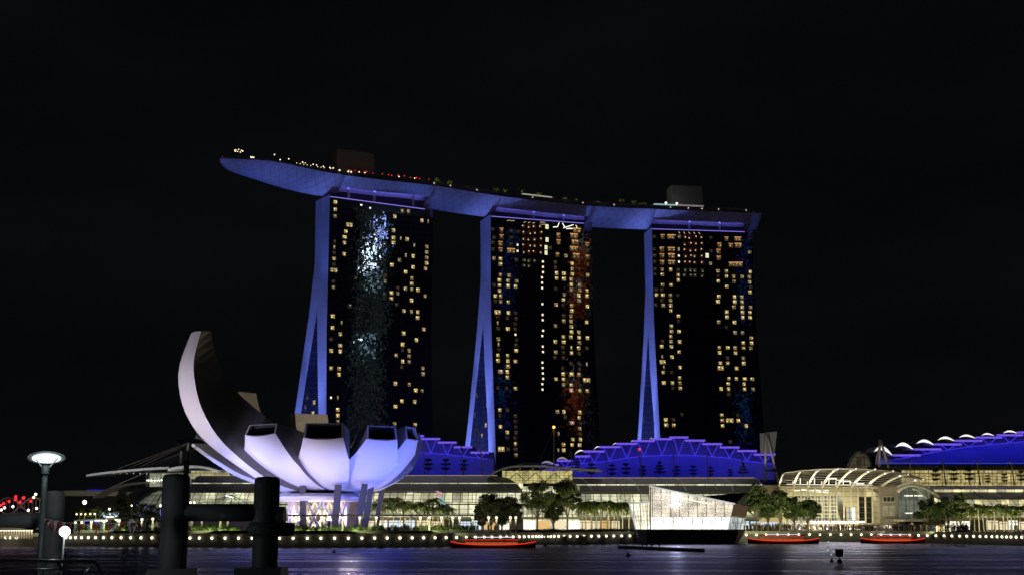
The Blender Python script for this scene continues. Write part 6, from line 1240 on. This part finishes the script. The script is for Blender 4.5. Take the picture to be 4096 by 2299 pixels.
palm_row([(2441, 1262), (2463, 1256), (2484, 1258), (2503, 1260), (2525, 1256), (2545, 1260), (2568, 1262), (2588, 1258), (2452, 1272), (2495, 1274), (2536, 1272), (2475, 1276), (2556, 1276)], 412, 1326, 'palm in the row before the right-hand arcade', 'palms before the right-hand arcade')
palm_row([(212, 1268), (240, 1263), (263, 1272), (280, 1276)], 392, 1316, 'palm lit yellow green from below behind the flags', 'palms behind the flags')
p = D(1875, 1322, 414); p.z = 3.4; plant('palm_tree', palms[2], 'single small palm at the right end of the glass island pavilion', 'palm tree', p, 1., (.85,) * 3)
def bt(u, vt, hw, Y, seed, label, group=None, leaf=M_leaf, low=.27):
    p = D(u, 1322, Y); p.z = 3.4; H = D(u, vt, Y).z - 3.4; plant('broadleaf_tree', broad(seed, H, hw * Y / (FP * .6289), leaf, 6000, low), label, 'tree', p, 0, (1, 1, 1), group)
bt(1262, 1252, 30, 430, 21, 'dark tree between the two left trees before the rotunda', None, M_leafd, .16); bt(1212, 1262, 22, 428, 22, 'small dark tree at the far left before the rotunda', None, M_leafd, .14); bt(1392, 1236, 26, 430, 23, 'lower dark tree between the two tallest trees before the rotunda', None, M_leafd, .2); bt(1998, 1246, 24, 428, 24, 'small green tree between the two trees before the atrium glass'); bt(1932, 1243, 22, 428, 25, 'lower green tree between the two trees right of the glass island pavilion'); bt(2362, 1262, 24, 418, 26, 'low green tree between the gable tree and its neighbour')
bt(1235, 1240, 36, 424, 1, 'wide dark tree at the left of the four before the rotunda', None, M_leafd, .16); bt(1287, 1240, 32, 427, 2, 'dark tree second from left before the rotunda, reddish fronds of light behind', None, M_leafd, .16)
bt(1351, 1201, 40, 424, 3, 'tallest big dark tree before the rotunda between the two arcades', None, M_leaf, .26); bt(1427, 1201, 33, 424, 4, 'big dark tree with a forked pale trunk at the left end of the middle palms', None, M_leaf, .28)
bt(1903, 1213, 33, 424, 5, 'tall green tree just right of the glass island pavilion'); bt(1962, 1229, 28, 424, 6, 'loose green tree at the left edge of the atrium glass'); bt(2032, 1253, 34, 424, 7, 'round flat topped tree before the atrium glass')
bt(2338, 1255, 32, 416, 8, 'green tree before the arched glass gable'); bt(2385, 1246, 28, 414, 9, 'dark green tree between the gable tree and the right-hand palms'); bt(2416, 1239, 24, 412, 10, 'tallest tree at the left end of the right-hand palms')
bt(313, 1237, 32, 405, 11, 'tall dark tree before the glass dome, left of the taller mooring post', None, M_leafd, .2); bt(362, 1262, 30, 402, 12, 'low dark tree at the foot of the glass dome', None, M_leafd, .2); bt(400, 1272, 18, 402, 13, 'small dark tree half hidden by the taller mooring post', None, M_leafd, .2); bt(290, 1262, 24, 402, 14, 'small dark tree at the left of the glass dome', None, M_leafd, .2)
tiers = [tier(31), tier(32), tier(33), tier(34, 6.5, True)]
def tt(fn, x, yt, yb, Y, k, label, group):
    a = fn(x, yb, Y); H = fn(x, yt, Y).z - a.z; plant('terrace_tree', tiers[k], label, 'tree', a, x, (H / (6.5 if k == 3 else 5.5) * 1.0,) * 3, group)
for i, x in enumerate((285, 440, 585, 735)): tt(lambda a, b, c: pc('C', a, b, c), x, 490 + (8 if i == 3 else 0), 618, 506, i % 3, 'small layered tree in silhouette against the low blue hall', 'terrace trees before the low blue hall')
for i, (x, yt) in enumerate(((145, 455), (330, 465), (455, 455), (605, 475), (905, 478), (1055, 475), (1210, 485), (1385, 505))): tt(PB, x, yt, 592, 514, i % 3, 'small layered tree in silhouette against the tall blue hall', 'terrace trees before the tall blue hall')
tt(PB, 755, 440, 592, 514, 3, 'taller cone shaped tree in silhouette near the middle of the tall blue hall', None); tt(PB, 1500, 450, 592, 514, 3, 'taller cone shaped tree in silhouette near the right end of the tall blue hall', None); tt(PB, 20, 435, 520, 514, 0, 'layered tree in silhouette at the left end of the tall blue hall', None)
for i, (x, yt) in enumerate(((565, 520), (770, 508), (950, 508), (1160, 580), (1360, 565), (1555, 530))): tt(lambda a, b, c: pc('E', a, b, c), x, yt, 695, 486, i % 3, 'layered tree on the terrace before the gold lit glass', 'terrace trees before the gold lit glass')
# roof-deck palms
for x in (1770, 1795, 1815, 2010, 2035, 2105, 2170, 2240, 2270, 2400, 2500, 2540, 2570, 2600, 1905, 2310): o = rim_at(s_of_x(x)); p = up(s_of_x(x), random.uniform(-.8, -.5), 208.5); plant('palm_tree', palms[random.randint(0, 3)], 'tiny palm growing on the ship-shaped roof deck', 'palm tree', p, random.random() * 6, (random.uniform(.45, .75),) * 3, 'palms on the roof deck')
for x0, x1 in ((1750, 2010), (2010, 2300), (2300, 2620)): strip('deck_garden_light', up(s_of_x(x0 + 8), -.74, 209.4), up(s_of_x(x1 - 8), -.74, 209.4), rim_at(s_of_x((x0 + x1) / 2))[1] * 1.0 + Vector((0, 0, .35)), .4, (.95, 1, .4), 1500)
def uplight(u0, u1, Y, pw, col=(1, .92, .5), dz=3.7):
    a, b = D(u0, 1320, Y), D(u1, 1320, Y); m = (a + b) / 2; m.z = dz; area('tree_uplight', m, m + Vector((0, 3, 5)), b.x - a.x, 1.0, col, pw)
uplight(955, 1125, 411, 5200); uplight(1460, 1640, 414, 5600); uplight(2435, 2590, 402, 5200); uplight(205, 285, 384, 1500); uplight(1210, 1450, 412, 1500); uplight(1880, 2050, 412, 4200, (.95, 1, .5)); uplight(2320, 2430, 402, 2400, (.95, 1, .5)); uplight(285, 400, 392, 260)
random.seed(31)
for k in range(34):
    u = 1288 + k * 9.2 + random.uniform(-3, 3); o = bpy.data.objects.new('planter_shrub', random.choice(bushes)); COL.objects.link(o); o.location = quay(u, 14 + random.uniform(-1, 1), 3.4); kk = random.uniform(.7, 1.0); o.scale = (kk * 1.3, kk, kk * .8); o.rotation_euler = (0, 0, random.choice((0, 3.14)))
    tag(o, 'dark clipped shrub in the row behind the middle quay, before the bright shops', 'shrub', 'shrubs in the row behind the middle quay')
# people on the quay
def person_mesh(seed):
    random.seed(seed); mb = MB(); s = random.uniform(.95, 1.06); st = random.uniform(-.06, .06)
    mb.lathe((0, 0, 0), [(.001, .80), (.17, .82), (.18, 1.0), (.165, 1.15), (.21, 1.38), (.16, 1.47), (.065, 1.5), (.06, 1.56)], 8)
    for x in (-.09, .09): mb.tube([(x, st * (1 if x > 0 else -1), 0), (x, 0, .45), (x * .9, 0, .85)], [.06, .07, .095], 6)
    for x in (-1, 1): mb.tube([(x * .2, 0, 1.42), (x * .27, random.uniform(-.12, .05), 1.15), (x * .24, random.uniform(-.3, 0), .95 if random.random() < .7 else 1.3)], [.055, .045, .04], 6)
    mb.ball((0, 0, 1.66), .105, 5, 1.2, mi=1); mb.v = [v * s for v in mb.v]; return mb
pm = [person_mesh(k) for k in range(6)]
CL = [pbr('cloth_dark', (.03, .03, .035), .8), pbr('cloth_rust', (.22, .07, .04), .8), pbr('cloth_grey', (.16, .16, .16), .8), pbr('cloth_white', (.45, .42, .38), .8), pbr('cloth_blue', (.05, .06, .14), .8)]; M_skin = pbr('skin', (.32, .19, .13), .6)
random.seed(77); crowd = MB()
for i in range(520):
    u = 1885 + 560 * random.random() ** 1.1; row = random.random(); q0 = quay(u, 1.5 + row * 13, 3.42 + .16 * int(row * 5)); a = random.uniform(0, 6.3); sr = pm[random.randint(0, 5)]; n = len(crowd.v); ca_, sa2 = math.cos(a), math.sin(a)
    crowd.v += [Vector((q0.x + v.x * ca_ - v.y * sa2, q0.y + v.x * sa2 + v.y * ca_, q0.z + v.z)) for v in sr.v]; ci = random.choice((0, 0, 0, 1, 2, 3, 4))
    crowd.f += [[n + k for k in f] for f in sr.f]; crowd.uv += sr.uv; crowd.mi += [5 if m else ci for m in sr.mi]
cw_ = put('crowd', crowd, CL + [M_skin], fix=False, smooth=True, kind='stuff'); tag(cw_, 'dense crowd of people standing along the right-hand quay before the atrium', 'crowd')
mb = MB()
for k in range(5): uu2 = [1880 + i * 20 for i in range(29)]; mb.grid([[quay(u, 3.9 + k * 2.6, 3.40 + .16 * k) for u in uu2], [quay(u, 3.9 + k * 2.6, 3.40 + .16 * (k + 1)) for u in uu2], [quay(u, 18, 3.40 + .16 * (k + 1)) for u in uu2]]) if k < 4 else None
put('quay_steps', mb, M_land, kind='structure')
for i, (u, lab) in enumerate(((2256, 'person in dark clothes before the low cream wall, leftmost of the small group'), (2260, 'person in rust clothes before the low cream wall, second of the small group'), (2264, 'person in grey clothes before the low cream wall, third of the small group'), (2269, 'person in dark clothes before the low cream wall, rightmost of the small group'))):
    me = pm[i].mesh('person', [CL[(0, 1, 2, 0)[i]], M_skin], smooth=True); o = bpy.data.objects.new('person', me); COL.objects.link(o); o.location = quay(u, 17, 4.05); o.rotation_euler = (0, 0, i); tag(o, lab, 'person', 'people before the low cream wall')
random.seed(5)
M_phone = glow('phone_glow', (1, .8, .6), 2.0)
mb = MB()
for k in range(26): q0 = quay(1890 + random.random() * 540, 2 + random.random() * 10, 4.6 + random.random() * .6); mb.box(q0, (.22, .05, .3))
put('lit_phones', mb, M_phone, cw_, kind='stuff')
for u0, u1 in ((1890, 2140), (2140, 2400)): a, b = quay(u0, 20, 8.5), quay(u1, 20, 8.5); area('crowd_light', (a + b) / 2, (a + b) / 2 + Vector((0, -10, -6)), (b - a).length, 1, (1, .8, .55), 500)
